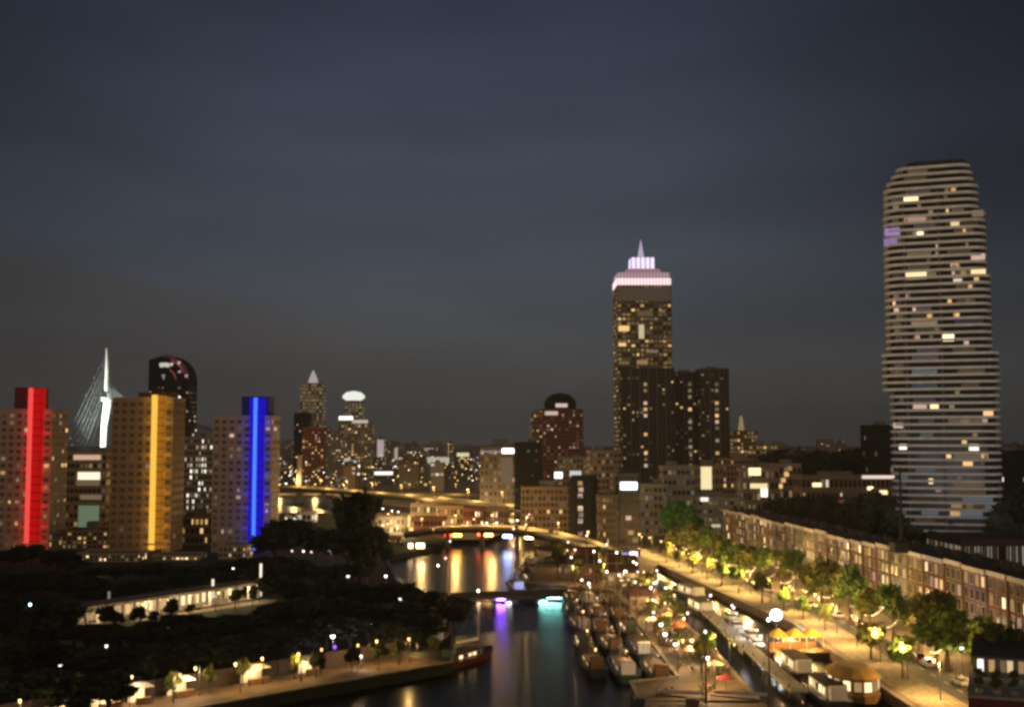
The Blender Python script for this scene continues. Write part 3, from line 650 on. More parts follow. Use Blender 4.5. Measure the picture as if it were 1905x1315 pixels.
for k in range(4): sign(t, 1446 + k * 6, 1454 + k * 6, 900 - k * 11, 908 - k * 11, 700, WARM, 'stair_window')
t, Wd, H = block('low_building', 'long low brown building with a pale lit roof edge left of the banded tower', 'building', 1490, 1662, 884, 650, 20, brick_brown, 3, 20, [DIM, WARM, WHITEW], .22)
sign(t, 1602, 1662, 884, 890, 650, emi('pale_pink_edge', (.9, .72, .62), .7, .1)); sign(t, 1510, 1526, 898, 905, 650, WARMB, 'window'); sign(t, 1612, 1622, 905, 911, 650, WARMB, 'window'); sign(t, 1634, 1648, 912, 920, 650, WARMB, 'window')
block('apartment_block', 'dark block left of the banded tower', 'apartment block', 1618, 1662, 790, 760, 20, black_clad, 10, 6, [DIM], .08)
t, Wd, H = block('low_building', 'low house glowing dark red between dark trees', 'building', 1546, 1612, 925, 520, 12, brick_red, 3, 8, [PINKW, DIM], .3); sign(t, 1556, 1604, 930, 955, 520, emi('dark_red_glow', (.42, .07, .05), .22, .1, True), 'red_light_panel')
for px, py in ((1568, 933), (1580, 948), (1592, 940), (1600, 936)): sign(t, px - 3, px + 3, py - 3, py + 3, 520, PINKW, 'window', .3, -.55)

# ================================================================== tall banded tower on the right
Y = 503.0; xc = Xat(1757, Y); mpp = Y / F
mpp = .2147
t = thing('banded_tower', 'tall rounded tower ringed by pale balcony bands on the right', 'tower', (xc, Y, 0), R(-20))
def outline(l, r, d, cut):
    l = (l - 1757) * mpp; r = (r - 1757) * mpp
    pts = []
    for cx_, cy_, a0 in ((r - cut, cut, -90), (r - cut, d - cut, 0), (l + cut, d - cut, 90), (l + cut, cut, 180)):
        for k in range(4): pts.append((cx_ + cut * math.cos(R(a0 + k * 30)), cy_ + cut * math.sin(R(a0 + k * 30))))
    return pts
mpz = Y / F; Htop = Zat(312, Y); nf = 53; fh = Htop / nf
def lr(k):
    py = 825 - (k * fh - 40) / mpz
    if py < 345: return 1658 + max(0, (338 - py)) * .75, 1828 - max(0, (345 - py)) * .22
    if py < 400: return 1652, 1834
    if py < 660: return 1650, 1846 + (6 if py > 520 else 0)
    if py < 730: return 1641, 1864
    return 1655, 1862
gl = MB(); balc = metal_white
slabm = mat('pale_balcony_edge', (.74, .75, .80), .7, .15, .3)
for k in range(1, nf + 1):
    l, r = lr(k - .5); l2, r2 = lr(k)
    gl.prism(outline(l + 9, r - 9, 28, 5), (k - 1) * fh + .25 + (.004 if k % 2 else 0), k * fh + .1)
    ll, rr = min(l, l2), max(r, r2)
    MB().prism([(p[0], p[1] - 2) for p in outline(ll, rr, 32, 6)], k * fh - .25, k * fh + .75).build('balcony_band', slabm, t)
gl.build('glass_wall', glass_dark, t)
# recessed vertical joint between the two faces, and balcony posts on the left strip
mb = MB()
for px in (1690, 1757): mb.box((px - 1757) * mpp - .5, (px - 1757) * mpp + .5, -1.5, .2, 0, Htop - 8)
mb.build('vertical_fin', mat('mauve_concrete', (.12, .10, .10), .85), t)
MB().prism([(p[0] , p[1]) for p in outline(1700, 1812, 26, 5)], Htop + .75, Htop + 3.2).build('roof_plant_room', slate, t)
# dimly lit glazing floor by floor, then the bright rooms
FL = [DIMB, DIMB, DIM, emi('dim_olive_window_light', (.55, .50, .25), .08, .5), emi('dim_mauve_window_light', (.48, .36, .42), .08, .5)]
for k in range(3, nf + 1):
    l, r = lr(k - .5)
    for (a, b) in ((l + 14, 1688), (1693, 1752), (1762, r - 14)):
        if random.random() < .42:
            aa = a + random.uniform(0, .35) * (b - a); bb = b - random.uniform(0, .3) * (b - a)
            m = random.choice(FL)
            if 1693 < b < 1760 and k < 28: m = random.choice([DIMC, FL[4]])
            if k < 12: m = random.choice([DIMC, DIMB, DIMC])
            MB().box((aa - 1757) * mpp, (bb - 1757) * mpp, -.12, .05, (k - 1) * fh + .9, k * fh - .45).build('window', m, t)
for q in range(46):
    k = random.randrange(6, nf - 1); l, r = lr(k - .5); w_ = random.choice([5, 7, 9]); a = random.uniform(l + 14, r - 24)
    MB().box((a - 1757) * mpp, (a + w_ - 1757) * mpp, -.5, -.16, (k - 1) * fh + .95, k * fh - .5).build('window', random.choice([WARM, DIM, DIM, PINKW, WARM, DIM]), t)
PURP = emi('purple_balcony_light', (.50, .32, .72), .45, .2)
for (a, b, c, d, m) in ((1690, 1720, 364, 374, WARMB), (1692, 1734, 398, 411, PINKW), (1716, 1728, 430, 440, WARMB), (1780, 1796, 412, 424, WARMB), (1692, 1732, 504, 518, WARMB), (1796, 1806, 506, 518, WARM), (1815, 1842, 505, 517, WARMB), (1816, 1842, 476, 487, PINKW),
                        (1778, 1792, 489, 498, WARM), (1782, 1798, 520, 530, WHITEW), (1756, 1780, 623, 635, WARMB), (1700, 1726, 750, 760, PINKW), (1732, 1748, 750, 760, WARMB), (1830, 1848, 764, 774, WARM), (1788, 1804, 780, 788, DIM), (1672, 1686, 826, 836, WHITEW), (1802, 1820, 826, 838, WHITEW), (1824, 1836, 842, 852, WARM),
                        (1790, 1808, 858, 868, WARM), (1726, 1734, 890, 900, WARMB), (1738, 1748, 905, 915, PINKW), (1766, 1786, 934, 944, WARM), (1794, 1806, 936, 946, DIM), (1764, 1782, 950, 962, WARM), (1828, 1840, 938, 946, DIMC), (1654, 1684, 420, 434, PURP), (1652, 1678, 440, 452, PURP), (1820, 1842, 396, 408, DIM), (1662, 1680, 786, 796, PINKW)):
    MB().box((a - 1757) * mpp, (b - 1757) * mpp, -.45, -.14, Zat(d, Y), Zat(c, Y)).build('window', m, t)
for k, (fx, fy, aim) in enumerate(((117, 318, 95), (130, 319, 60))):  # floodlights added on the hall roof to brighten the balcony bands
    ft = thing('floodlight', 'added floodlight mast on the flat hall roof brightening the banded tower, %s one' % ['left', 'right'][k], 'floodlight', (fx, fy, 15.9), 0, 'added floodlights for the banded tower')
    MB().tube([(0, 0, 0), (0, 0, 3)], .12).build('mast', metal_dark, ft); MB().box(-.8, .8, -.5, .3, 2.8, 3.8).build('lamp_housing', metal_dark, ft)
    sp_ = bpy.data.lights.new('flood_light', 'SPOT'); sp_.energy = 4.2e4; sp_.color = (1, .92, .86); sp_.spot_size = R(66); sp_.spot_blend = .8; sp_.shadow_soft_size = .5
    so = bpy.data.objects.new('flood_light', sp_); COL.objects.link(so); so.parent = ft; so.location = (0, .7, 3.6)
    so.rotation_euler = (Vector((xc, 503, aim)) - Vector((fx, fy, 19))).to_track_quat('-Z', 'Y').to_euler()
block('low_building', 'dark block right of the foot of the banded tower', 'building', 1866, 1925, 838, 600, 20, black_clad, 9, 7, [WHITEW, DIM], .1)
t, Wd, H = block('hall', 'flat-roofed hall with tall pale lit slots behind the row houses', 'hall', 1782, 1935, 1002, 300, 24, brick_dark, 1, 26, [DIM, emi('pale_slot_light', (.62, .60, .48), .28, .5), DIMB], .75, .42, .72, z0=8, plant=False)

# ================================================================== bridges
random.seed(21)
def road_bridge(name, label, pts, w, pier_pts, m, zd=1.0, edge_m=None):
    """pts: centre line (x, y, z of deck top)"""
    t = thing(name, label, 'bridge', (pts[0][0], pts[0][1], 0)); o = Vector((pts[0][0], pts[0][1], 0))
    P = [Vector(p) - o for p in pts]; mb = MB(); pa = MB()
    for a, b in zip(P[:-1], P[1:]):
        d = (b - a).normalized(); s = d.cross(Vector((0, 0, 1))).normalized()
        mb.bar(a - Vector((0, 0, zd)), b - Vector((0, 0, zd)), w, zd)
        for g in (-1, 1): pa.bar(a + s * g * (w / 2 + .1), b + s * g * (w / 2 + .1), .3, 1.1)
    mb.build('deck', asphalt, t); pa.build('parapet', edge_m or beige, t)
    for p in pier_pts:
        q = Vector(p) - o
        MB().box(-w / 2 + .8, w / 2 - .8, -.9, .9, -6, q.z - zd - .002).build('pier', m, t, (q.x, q.y, 0)) if abs(P[1].x - P[0].x) < abs(P[1].y - P[0].y) else MB().box(-.9, .9, -w / 2 + .8, w / 2 - .8, -6, q.z - zd - .002).build('pier', m, t, (q.x, q.y, 0))
    return t
brd = road_bridge('arched_bridge', 'low stone harbour bridge with pale lit parapet over the dark water', [(-42, 489, 3.2), (-30, 484, 5.2), (-14, 480, 6.1), (0, 477, 5.9), (12, 470, 4.8), (24, 450, 3.2), (34, 420, 1.4)], 10, [(-26, 483, 5.4), (-12, 479.5, 6.1), (2, 477, 5.7)], stonewall, 1.6)
road_bridge('viaduct', 'long raised road bridge with golden lamps crossing behind the harbour', [(-175, 872, 8.4), (-151, 848, 8.2), (-110, 790, 8.2), (-75, 730, 8.2), (-35, 665, 8.2), (-5, 612, 7.6), (12, 590, 6)], 14, [(-151, 848, 8.2), (-130, 819, 8.2), (-92, 760, 8.2), (-55, 698, 8.2), (-20, 640, 8)], concrete, 1.4)
bt = thing('bridge_tower', 'slender beige bridge tower standing at the left end of the raised road', 'bridge tower', (Xat(558, 860), 860, 0))
MB().prism([(-2, -2), (2, -2), (2, 2), (-2, 2)], -6, Zat(850, 860), taper=.7).build('shaft', concrete, bt); MB().box(-2, 2, -1.8, 1.8, Zat(850, 860), Zat(850, 860) + 1.2).build('cap', concrete, bt)
fb = thing('pontoon_footbridge', 'low dark footbridge on floats crossing the harbour', 'footbridge', (-6, 322, WZ))
MB().bar((-17, -6, .9), (21, 2, .9), 3.2, .5).build('deck', wood, fb)
MB().bar((-17, -7.5, 1.42), (21, .5, 1.42), .12, 1.5).build('side_boards', hull_black, fb)
rl = MB()
for k in range(13):
    a = k / 12; rl.tube([(-17 + 38 * a, -7.6 + 8 * a, 1.4), (-17 + 38 * a, -7.6 + 8 * a, 2.5)], .05, 4)
rl.tube([(-17, -7.6, 2.5), (21, .4, 2.5)], .06, 4); rl.build('railing', metal_dark, fb)
for (a, b_, c, s_, nm) in ((.50, .56, (.20, .06, .80), 620, 'purple'), (.57, .60, (.75, .7, .65), 50, 'pale'), (.36, .38, (.9, .6, .4), 60, 'warm'), (.80, .97, (.13, .40, .36), 240, 'teal')):
    q0 = (-17 + 38 * a, -6 + 8 * a + 1.45, .6); q1 = (-17 + 38 * b_, -6 + 8 * b_ + 1.45, .6)
    MB().bar(q0, q1, .1, .29).build('added_streak_bar', emi(nm + '_added_streak_light', c, s_, 0, True), fb)  # hidden light bars added below the deck to colour the water streaks
for k in range(5): MB().box(-2, 2, -1.4, 1.2, -.5, .48).build('float', hull_black, fb, (-13 + k * 7.6, -5.2 + k * 1.6, 0))

# lamps of the bridges and the boulevard
VL = [(-160, 858), (-136, 826), (-113, 793), (-92, 757), (-70, 721), (-48, 685), (-27, 650), (-8, 616)]
for i, (x, y) in enumerate(VL): lamp(x + 3, y, 7, GOLD, 12000, '%s golden street lamp from the left end on the raised road bridge' % ORD[i], 'lamps on the raised road bridge', 8.2, br=.75, rz=R(-100))
for i, (x, y, z) in enumerate([(-37, 487, 4), (-23, 482, 5.6), (-8, 478, 6), (6, 474, 5.4), (18, 461, 4), (28, 437, 2.3)]): lamp(x, y + 3, 5.5, GOLD, 6000, '%s golden street lamp from the left on the low harbour bridge' % ORD[i], 'lamps on the low harbour bridge', z, br=.5, rz=R(-90))
random.seed(8); n = 0
for i in range(34):
    y = random.uniform(505, 690); x = random.uniform(-62 - (y - 560) * .13, 4)
    n += 1; lamp(x, y, random.choice([5, 6.5]), random.choice([GOLD, GOLD, WARMC]), 9000 if i % 2 == 0 else 0, 'golden street lamp on the bright boulevard beyond the harbour bridge', 'lamps on the bright boulevard', br=.55, bulb=random.choice([BULBG, BULBG, BULBW]))
# bright pavilions and terraces on the boulevard
bv = [(705, 760, 960, 980, 525), (765, 812, 936, 958, 590), (770, 830, 962, 984, 515), (815, 862, 940, 962, 575), (862, 905, 944, 966, 560), (905, 948, 944, 972, 545), (700, 745, 1000, 1012, 478)]
col_n = ['cream', 'golden', 'reddish', 'brown', 'reddish-brown', 'pinkish', 'olive']
mm = [beige, beige, brick_red, brick_brown, brick_red, mat('pinkish_brick', (.26, .19, .15)), mat('olive_brick', (.22, .16, .06))]
for k, (a, b, c, d, Yb) in enumerate(bv):
    block('quay_building', 'low %s quay building with lit windows, %s from the left on the bright boulevard' % (col_n[k], ORD[k]), 'building', a, b, c, Yb, 9, mm[k], 2, 8, [WARMB, WARM, DIM], .5, .55, .5, plant=False)
far_l = [(508, 898), (522, 890), (540, 884), (560, 880), (575, 888), (590, 886), (603, 878), (618, 890), (640, 884), (655, 892), (680, 890), (530, 898), (568, 894), (585, 878), (600, 894), (745, 880), (770, 888), (785, 900), (800, 897), (812, 906), (850, 893), (868, 872), (880, 896), (900, 868), (912, 900), (826, 892), (730, 896), (760, 900), (610, 868), (690, 868)]
for px, py in far_l:
    Yl = random.uniform(960, 1150); p = at(px, py, Yl)
    lamp(p.x, Yl, max(5.0, round(p.z)), GOLD, 0, 'tiny golden lamp among the far city blocks', 'tiny lamps of the far city', br=random.choice([.7, .9, 1.1]), bulb=random.choice([BULBG, BULBW, BULBG]))
mb = MB(); ms = [metal_dark, BULBG, BULBW, BULBP]
for i in range(230):
    px = random.uniform(508, 1000) if i < 170 else random.uniform(1345, 1655); py = random.uniform(846, 904); Yl = random.uniform(950, 1250); p = at(px, py, Yl); q = random.choice([.3, .4, .5])
    mb.tube([(p.x, Yl, 0), (p.x, Yl, max(5.0, p.z))], .1, 3); mb.lathe([(.05, max(5., p.z) - q), (q, max(5., p.z)), (.05, max(5., p.z) + q)], p.x, Yl, 6, random.choice([1, 1, 2, 3]))
o = tag(mb.build('distant_street_lamps', ms), 'countless tiny lamps glittering between the far city blocks', 'street lamps'); o['kind'] = 'stuff'
for px, py in [(520, 915), (585, 905), (640, 905), (700, 900), (760, 915), (850, 915)]:
    p = at(px, py, 945); lamp(p.x, 945, 8, GOLD, 9000, 'golden lamp on the far river quay', 'lamps on the far river quay', br=.9)
# pale lit kiosk roofs by the river (left of the tall dark tree)
for k, (a, b, c, d) in enumerate(((532, 552, 958, 966), (556, 588, 952, 966))):
    block('kiosk', ('small', 'larger')[k] + ' kiosk with glowing white roof edge by the river', 'kiosk', a, b, c, 610, 8, white_paint, 1, 4, [WHITEW], .8, .7, .6, plant=False)

# ================================================================== row houses along the right bank
random.seed(33)
ya, yb = 196.0, 462.0; xa, xb = 91.0, 82.0
hcol = [('brown brick', (0.122, 0.079, 0.050)), ('dark grey', (0.065, 0.061, 0.061)), ('pinkish grey', (0.158, 0.122, 0.115)), ('ochre', (0.173, 0.115, 0.050)), ('mauve', (0.108, 0.079, 0.108)), ('red brick', (.16, .06, .045)), ('cream', (0.245, 0.209, 0.158)), ('grey', (0.122, 0.119, 0.115))]
hm = [mat('house_' + c[0].replace(' ', '_'), c[1], .85, .2, 1.2) for c in hcol]
y = ya; i = 0; ang = math.atan2(xb - xa, yb - ya)
purple_face = mat('house_purple', (.13, .08, .20), .8, .2, 1.2)
cornm = mat('pale_cornice', (.48, .46, .46), .8, .12, .6)
while y < yb - 4 and i < 26:
    wd = random.uniform(8.6, 12.0); H = 16.4 - (y - ya) * .006 + random.uniform(-.35, .35); yc = y + wd / 2
    x = xa + (yc - ya) / (yb - ya) * (xb - xa); ci = random.randrange(8) if i != 3 else 4
    cn = hcol[ci][0] if i != 3 else 'purple'; m = hm[ci] if i != 3 else purple_face
    t = thing('row_house', '%s flat-roofed row house on the tree-lined street, %s from the dark red corner building' % (cn, ORD[i]), 'house', (x, yc, 0), R(-90) + -ang * 0, 'row houses on the tree-lined street')
    MB().box(-wd / 2, wd / 2, 0, 12, 0, H - .5).build('wall', m, t)
    MB().box(-wd / 2 - .02, wd / 2 - .03, -.45, .0, H - .9, H).build('cornice', cornm, t)
    MB().box(-wd / 2 + .02, wd / 2 - .02, .004, 12, H - .496, H - .2).build('roof', roof_m, t)
    ch = random.uniform(-.3, .3) * wd; MB().box(ch - .7, ch + .7, 4, 5.4, H - .2, H + 1.5).build('chimney', brick_dark, t)
    ncol = 3 if wd < 10.5 else 4; cw = wd / ncol
    for r_ in range(4):
        for c in range(ncol):
            lm = random.choice([WARM, WARM, WARMB, DIM, DIM, PINKW]) if random.random() < .42 else random.choice([glass_dark, glass_dark, DIMB])
            w = inst('window', pane(1.5, 1.9, lm), t, (-wd / 2 + (c + .5) * cw, 0, 5.2 + r_ * 2.85))
            k = ('frame',)
            if k not in PANES: PANES[k] = MB().box(-.95, .95, -.16, .02, -1.15, -.98).box(-.9, -.76, -.13, .02, -.98, 1.0).box(.76, .9, -.13, .02, -.98, 1.0).box(-.9, .9, -.14, .02, 1.0, 1.15).mesh('frame', mat('grey_frame', (.30, .28, .27), .6, .1))
            inst('frame', PANES[k], w, (0, 0, 0))
    for c in range(2):
        lm = random.choice([WARMB, WARM, WARM, DIM, WHITEW])
        inst('shop_window', pane(wd * .3, 2.3, lm), t, (-wd * .30 + c * wd * .36, 0, 1.9))
    inst('door', pane(1.1, 2.3, wood), t, (wd * .36, 0, 1.25))
    y += wd + .05; i += 1
nh = i
# chimney mast over the roofs
t = thing('roof_mast', 'black slender mast on a dark plinth above the row house roofs', 'mast', (Xat(1681, 262) + 1, 268, 15.7)); MB().box(-2.2, 1.2, -2, 2, 0, 2.2).build('plinth', black_clad, t); MB().tube([(0, 0, 2.2), (0, 0, 11), (0, 0, 19)], [.45, .3, .2], 8).build('mast_pole', black_clad, t)
# back gardens' dark trees behind the row
random.seed(4)
def tree_px(px, ytop, Y, kind, label, group, spread=1.0):
    p = at(px, ytop, Y); return tree(p.x, Y, max(3.0, p.z), kind, label, group, spread)
for px, yt, Yt in ((1452, 930, 470), (1475, 945, 450), (1500, 935, 440), (1528, 940, 430), (1555, 945, 425), (1590, 950, 415), (1612, 925, 430), (1628, 918, 470), (1640, 940, 420), (1665, 955, 400), (1705, 985, 380), (1735, 990, 360), (1770, 995, 350), (1540, 925, 480), (1490, 925, 500), (1880, 930, 480), (1896, 915, 500), (1870, 960, 420), (1850, 970, 430)):
    tree_px(px, yt, Yt, 'dark', 'dark tree in the gardens behind the row houses', 'dark trees behind the row houses')
for k in range(14):
    tree_px(1445 + k * 15, random.uniform(838, 852), random.uniform(820, 1000), 'dark', 'dark tree on the distant park edge left of the banded tower', 'dark trees on the distant park edge', 1.6)
tree_px(1252, 934, 470, 'bright', 'big bright green tree below the pale grey square block', None, .85); tree_px(1282, 944, 462, 'bright', 'smaller green tree just right of the big bright green tree', None, .8)

# street trees, two rows
random.seed(13); yv = 192; k = 0
while yv < 450:
    xo = 78.5 - (yv - 190) * .03 - (max(0, yv - 290) * .07)
    tree(xo + random.uniform(-1.9, 1.9), yv, random.uniform(7.5, 12.5), random.choice(['green', 'olive', 'olive']), 'leafy street tree beside the row houses, %s from the dark red corner building' % ORD[k], 'street trees beside the row houses', random.uniform(.75, 1.3)); yv += random.uniform(9, 11); k += 1
yv = 206; k = 0
while yv < 420:
    xo = (64.5 if yv < 270 else 64.5 - (yv - 270) * .115) + 2.6
    if not (231 < yv < 247): tree(xo + random.uniform(-.5, .5), yv, random.uniform(5.0, 7.2), random.choice(['olive', 'green', 'olive']), 'small tree on the canal promenade, %s from the near end' % ORD[k], 'small trees on the canal promenade', random.uniform(.8, 1.05)); k += 1
    yv += random.uniform(13, 19)
# promenade lamps
def px_edge(y):
    for (xa_, ya_), (xb_, yb_) in zip(prom[:-1], prom[1:]):
        if ya_ <= y <= yb_: return xa_ + (xb_ - xa_) * (y - ya_) / (yb_ - ya_)
    return 62
for k in range(17):
    yv = 186 + k * 16.2; lamp(px_edge(yv) + 5.2, yv + 3, 6.2, GOLD, 5600, 'golden lamp on the canal promenade, %s from the near end' % ORD[k], 'golden lamps on the canal promenade', br=.28, rz=R(180))
for k in range(16):
    yv = 196 + k * 16.4; lamp(px_edge(yv) + 15.2 , yv, 6.5, GOLD, 3200, 'golden lamp on the street side pavement, %s from the near end' % ORD[k], 'golden lamps on the street side pavement', br=.26, rz=R(0))
wl = lamp(G(1412, 1050).x + 10, 395, 9, WHITE, 900, 'tall white lamp among the street trees', None, br=.7, bulb=BULBW)
for k, (px, py, Yb) in enumerate(((1718, 1138, 240), (1762, 1160, 228), (1790, 1205, 205), (1480, 1045, 330), (1560, 1110, 285))):
    p = at(px, py, Yb); lamp(min(p.x, 84), Yb, 5.5, WARMC, 500, ('bright white-yellow lamp before the row houses, %s from the right' % ORD[[1, 0, 2, 4, 3][k]]) if k != 2 else 'bright lamp next to the leafy tree at the corner building', None, br=.34, bulb=BULBW)

# ================================================================== near corner building, bottom right
xl = Xat(1778, 168); cb = thing('corner_building', 'dark red corner building with planted roof terrace and white lit upper floor', 'building', (xl, 166, 0), R(-22))
maroon = mat('maroon_brick', (.13, .03, .032), .8, .25, 1.2)
MB().box(0, 30, 0, 30, 0, 5.2).build('wall', maroon, cb)
for k in range(7): inst('window', pane(1.6, 2.0, random.choice([glass_dark, glass_dark, DIM, PINKW])), cb, (1.8 + k * 3.0, 0, 3.0))
MB().box(-.15, 30.1, -.15, 30.1, 5.2, 5.6).build('terrace_edge', concrete, cb)
MB().box(.6, 29, 14, 29, 5.6, 8.6).build('upper_floor', concrete_grey, cb); MB().box(.2, 29.4, 13.4, 29.4, 8.6, 9.0).build('roof', slate, cb)
for k in range(16): inst('upper_window', pane(.8, 1.7, [WHITEW, WARM, DIM, WARMB, WARM, DIM, WHITEW, WARM, WHITEW][k % 9]), cb, (1.5 + k * 1.35 + (k % 3) * .2, 14, 7.3))
for k, xx in enumerate((8.4, 11.0)): MB().box(xx, xx + 1.6, 12.9, 13.36, 8.5, 8.95).build('roof_lamp', emi('cool_white_lamp', (.9, .95, 1), 1.6, .1), cb)
random.seed(3)
SHRUB = [crown_mesh(90 + j, leaf_olive, rad=1.0, hgt=1.6, z0=.2, n=260, leaf=.22, lobes=5) for j in range(2)]
for k in range(12):
    s = thing('potted_shrub', 'leafy shrub in a square pot on the planted roof terrace', 'shrub', (xl + (1.4 + (k % 6) * 2.3) * .927 + (2 + (k // 6) * 6.5) * .375, 166 - (1.4 + (k % 6) * 2.3) * .375 + (2 + (k // 6) * 6.5) * .927, 5.6), random.random() * 6, 'shrubs on the planted roof terrace')
    inst('foliage', SHRUB[k % 2], s, (0, 0, .4)); MB().box(-.4, .4, -.4, .4, 0, .6).build('pot', concrete, s)

# ================================================================== boats
def hull(Lh, B, D, fine=.35, n=12):
    mb = MB(); V = []
    for i in range(n + 1):
        u = i / n; x = (u - .5) * Lh; w = B / 2
        if u > 1 - fine: w *= math.sqrt(max(.001, 1 - ((u - 1 + fine) / fine) ** 2))
        if u < .2: w *= .72 + .28 * math.sin(u / .2 * math.pi / 2)
        sh = D + .5 * D * max(0, (u - .55) / .45) ** 2 + .12 * D * max(0, (.2 - u) / .2)
        V += [(x, -w, sh), (x, -w * .72, 0), (x, -w * .3, -.5), (x, w * .3, -.5), (x, w * .72, 0), (x, w, sh)]
    fs = []
    for i in range(n):
        for k in range(5):
            a = i * 6 + k; fs.append((a, a + 6, a + 7, a + 1))
        fs.append((i * 6 + 5, i * 6 + 11, i * 6 + 6, i * 6))
    fs.append((0, 1, 2, 3, 4, 5)); mb.add(V, fs); return mb
def barge(Lh, B, hm_, cabm, mast, label, group, lit=WARM, wheel=None):
    t = thing('sailing_barge' if mast else 'houseboat', label, 'boat', (0, 0, WZ), 0, group)
    hull(Lh, B, 1.3).build('hull', hm_, t); MB().box(-Lh * .34, Lh * .18, -B * .30, B * .30, 1.302, 2.2 if mast else 3.2).build('cabin', cabm, t)
    MB().box(-Lh * .36, Lh * .20, -B * .34, B * .34, 2.2 if mast else 3.2, 2.35 if mast else 3.4).build('cabin_roof', wood if mast else roof_m, t)
    MB().box(-Lh * .44, -Lh * .345, -B * .25, B * .25, 1.302, 3.4).build('wheelhouse', wheel or white_paint, t)
    for k in range(5):
        for g in (-1, 1): inst('window', pane(.9, .5 if mast else 1.0, lit if (k + g) % 3 else glass_dark), t, (-Lh * .27 + k * Lh * .095, g * B * .30, 1.8 if mast else 2.3), 0 if g < 0 else math.pi)
    if mast:
        MB().tube([(Lh * .22, 0, 1.3), (Lh * .22, 0, mast)], [.2, .1], 6).build('mast', wood, t)
        MB().lathe([(.04, mast - .1), (.2, mast + .1), (.2, mast + .25), (.04, mast + .45)], Lh * .22, 0, 8).build('mast_lamp', BULBP if mast > 16 else BULBW, t)
        MB().tube([(Lh * .22, 0, 3.0), (-Lh * .25, 0, 3.8)], .14, 5).build('boom', wood, t)
        mb = MB()
        for q in ((Lh * .48, 0), (-Lh * .4, 0), (Lh * .15, B * .45), (Lh * .15, -B * .45)): mb.tube([(Lh * .22, 0, mast - .5), (q[0], q[1], 1.6)], .03, 3)
        mb.build('rigging', metal_dark, t)
        MB().tube([(Lh * .20, 0, 4.0), (-Lh * .22, 0, 4.3)], [.32, .22], 7).build('furled_sail', canvas_w, t)
    return t
P1 = barge(19, 4.6, hull_black, wood, 15, 'x', 'sailing barges moored in the old harbour', WARM, wood); P2 = barge(22, 5, hull_green, brick_brown, 17, 'x', 'sailing barges moored in the old harbour', PINKW)
P3 = barge(17, 4.4, hull_red, beige, 13, 'x', 'sailing barges moored in the old harbour', WARMB, hull_green); P4 = barge(20, 5.2, hull_black, white_paint, 0, 'x', 'houseboats along the narrow canal', WARMB)
random.seed(17)
spots = [(26.0, 219, 92), (25.8, 243, 90), (25.8, 267, 93), (25.8, 291, 89), (-14.8, 255, 86), (-18.0, 280, 83), (25.6, 314, 95), (1.0, 344, 96), (5.4, 366, 95), (4.8, 392, 92), (6.6, 414, 97), (26, 184.5, 2), (35, 183.5, -3), (-16.5, 300, 82), (-8.5, 232, 60)]
lab = ['nearest moored directly at the lit pier wall', 'second moored directly at the lit pier wall', 'third moored directly at the lit pier wall', 'fourth moored directly at the lit pier wall', 'under the dark trees of the left bank, nearer one', 'under the dark trees of the left bank, farther one',
       'at the inner end of the barge basin', 'just beyond the right end of the dark footbridge', 'halfway between the footbridge and the low harbour bridge', 'second from the low harbour bridge on the right quay', 'nearest the low harbour bridge on the right quay', 'at the near end of the lit pier, left one', 'at the near end of the lit pier, right one', 'in the shade of trees on the left quay by the footbridge', 'beside the lit left quay under the trees', 'in front of the bright left quay path']
for k, (x, yv, a) in enumerate(spots):
    pt = [P1, P2, P3][k % 3]; nm = ['black-hulled', 'green-hulled', 'red-hulled'][k % 3]
    b = pt if k < 3 else copy_tree(pt)
    b.location = (x, yv, WZ); b.rotation_euler = (0, 0, R(a)); b['label'] = '%s sailing barge %s' % (nm, lab[k])
random.seed(71)
raft = [(20.4, 222, 91), (20.2, 247, 94), (20.0, 270, 88), (20.6, 294, 92), (20.2, 318, 90), (15.0, 226, 93), (14.8, 250, 90), (15.2, 275, 95), (15.0, 300, 89), (15.6, 322, 94)]
for k, (x, yv, a) in enumerate(raft):
    pt = random.choice([P1, P2, P3]); q = [P1, P2, P3].index(pt); b = copy_tree(pt); b.location = (x, yv, WZ); b.rotation_euler = (0, 0, R(a))
    b['label'] = '%s barge in the %s row off the pier wall, %s from near end' % (['black-hulled', 'green-hulled', 'red-hulled'][q], 'second' if k < 5 else 'outermost', ORD[k % 5])
    lamp(x + .8, yv + random.uniform(-6, 6), 2.6, WARMC, 160, 'small warm deck lamp on the rafted sailing barges', 'deck lamps on the rafted barges', WZ + 1.3, random.choice([BULBG, BULBW, BULBP]), .22, arm=.3)
for k, (x, yv, a) in enumerate(((51.8, 200, 91), (52.2, 223, 90), (48.5, 330, 103), (46.6, 300, 97))):
    b = P4 if k == 0 else copy_tree(P4); b.location = (x, yv, WZ); b.rotation_euler = (0, 0, R(a))
    b['label'] = ['nearest white-cabin houseboat on the narrow canal', 'white-cabin houseboat just before the yellow tents', 'white-cabin houseboat near the head of the canal', 'white-cabin houseboat moored by the jetty end'][k]
def motorboat(label):
    t = thing('motorboat', label, 'boat', (0, 0, WZ), 0, 'white motorboats at the jetty')
    hull(9, 3, 1.0, .5).build('hull', white_paint, t); MB().prism([(-2.4, -1.0), (1.6, -.9), (1.6, .9), (-2.4, 1.0)], 1.002, 2.3, taper=.82).build('cabin', white_paint, t)
    MB().prism([(-2.3, -1.12), (1.5, -1.0), (1.5, 1.0), (-2.3, 1.12)], 1.45, 1.95, taper=.93).build('window', glass_dark, t)
    MB().tube([(-1, 0, 2.3), (-1, 0, 3.6)], .05, 4).build('mast', metal_dark, t); MB().lathe([(.05, 3.6), (.22, 3.75), (.05, 3.95)], -1, 0, 8).build('mast_lamp', BULBW, t); return t
m0 = motorboat('x')
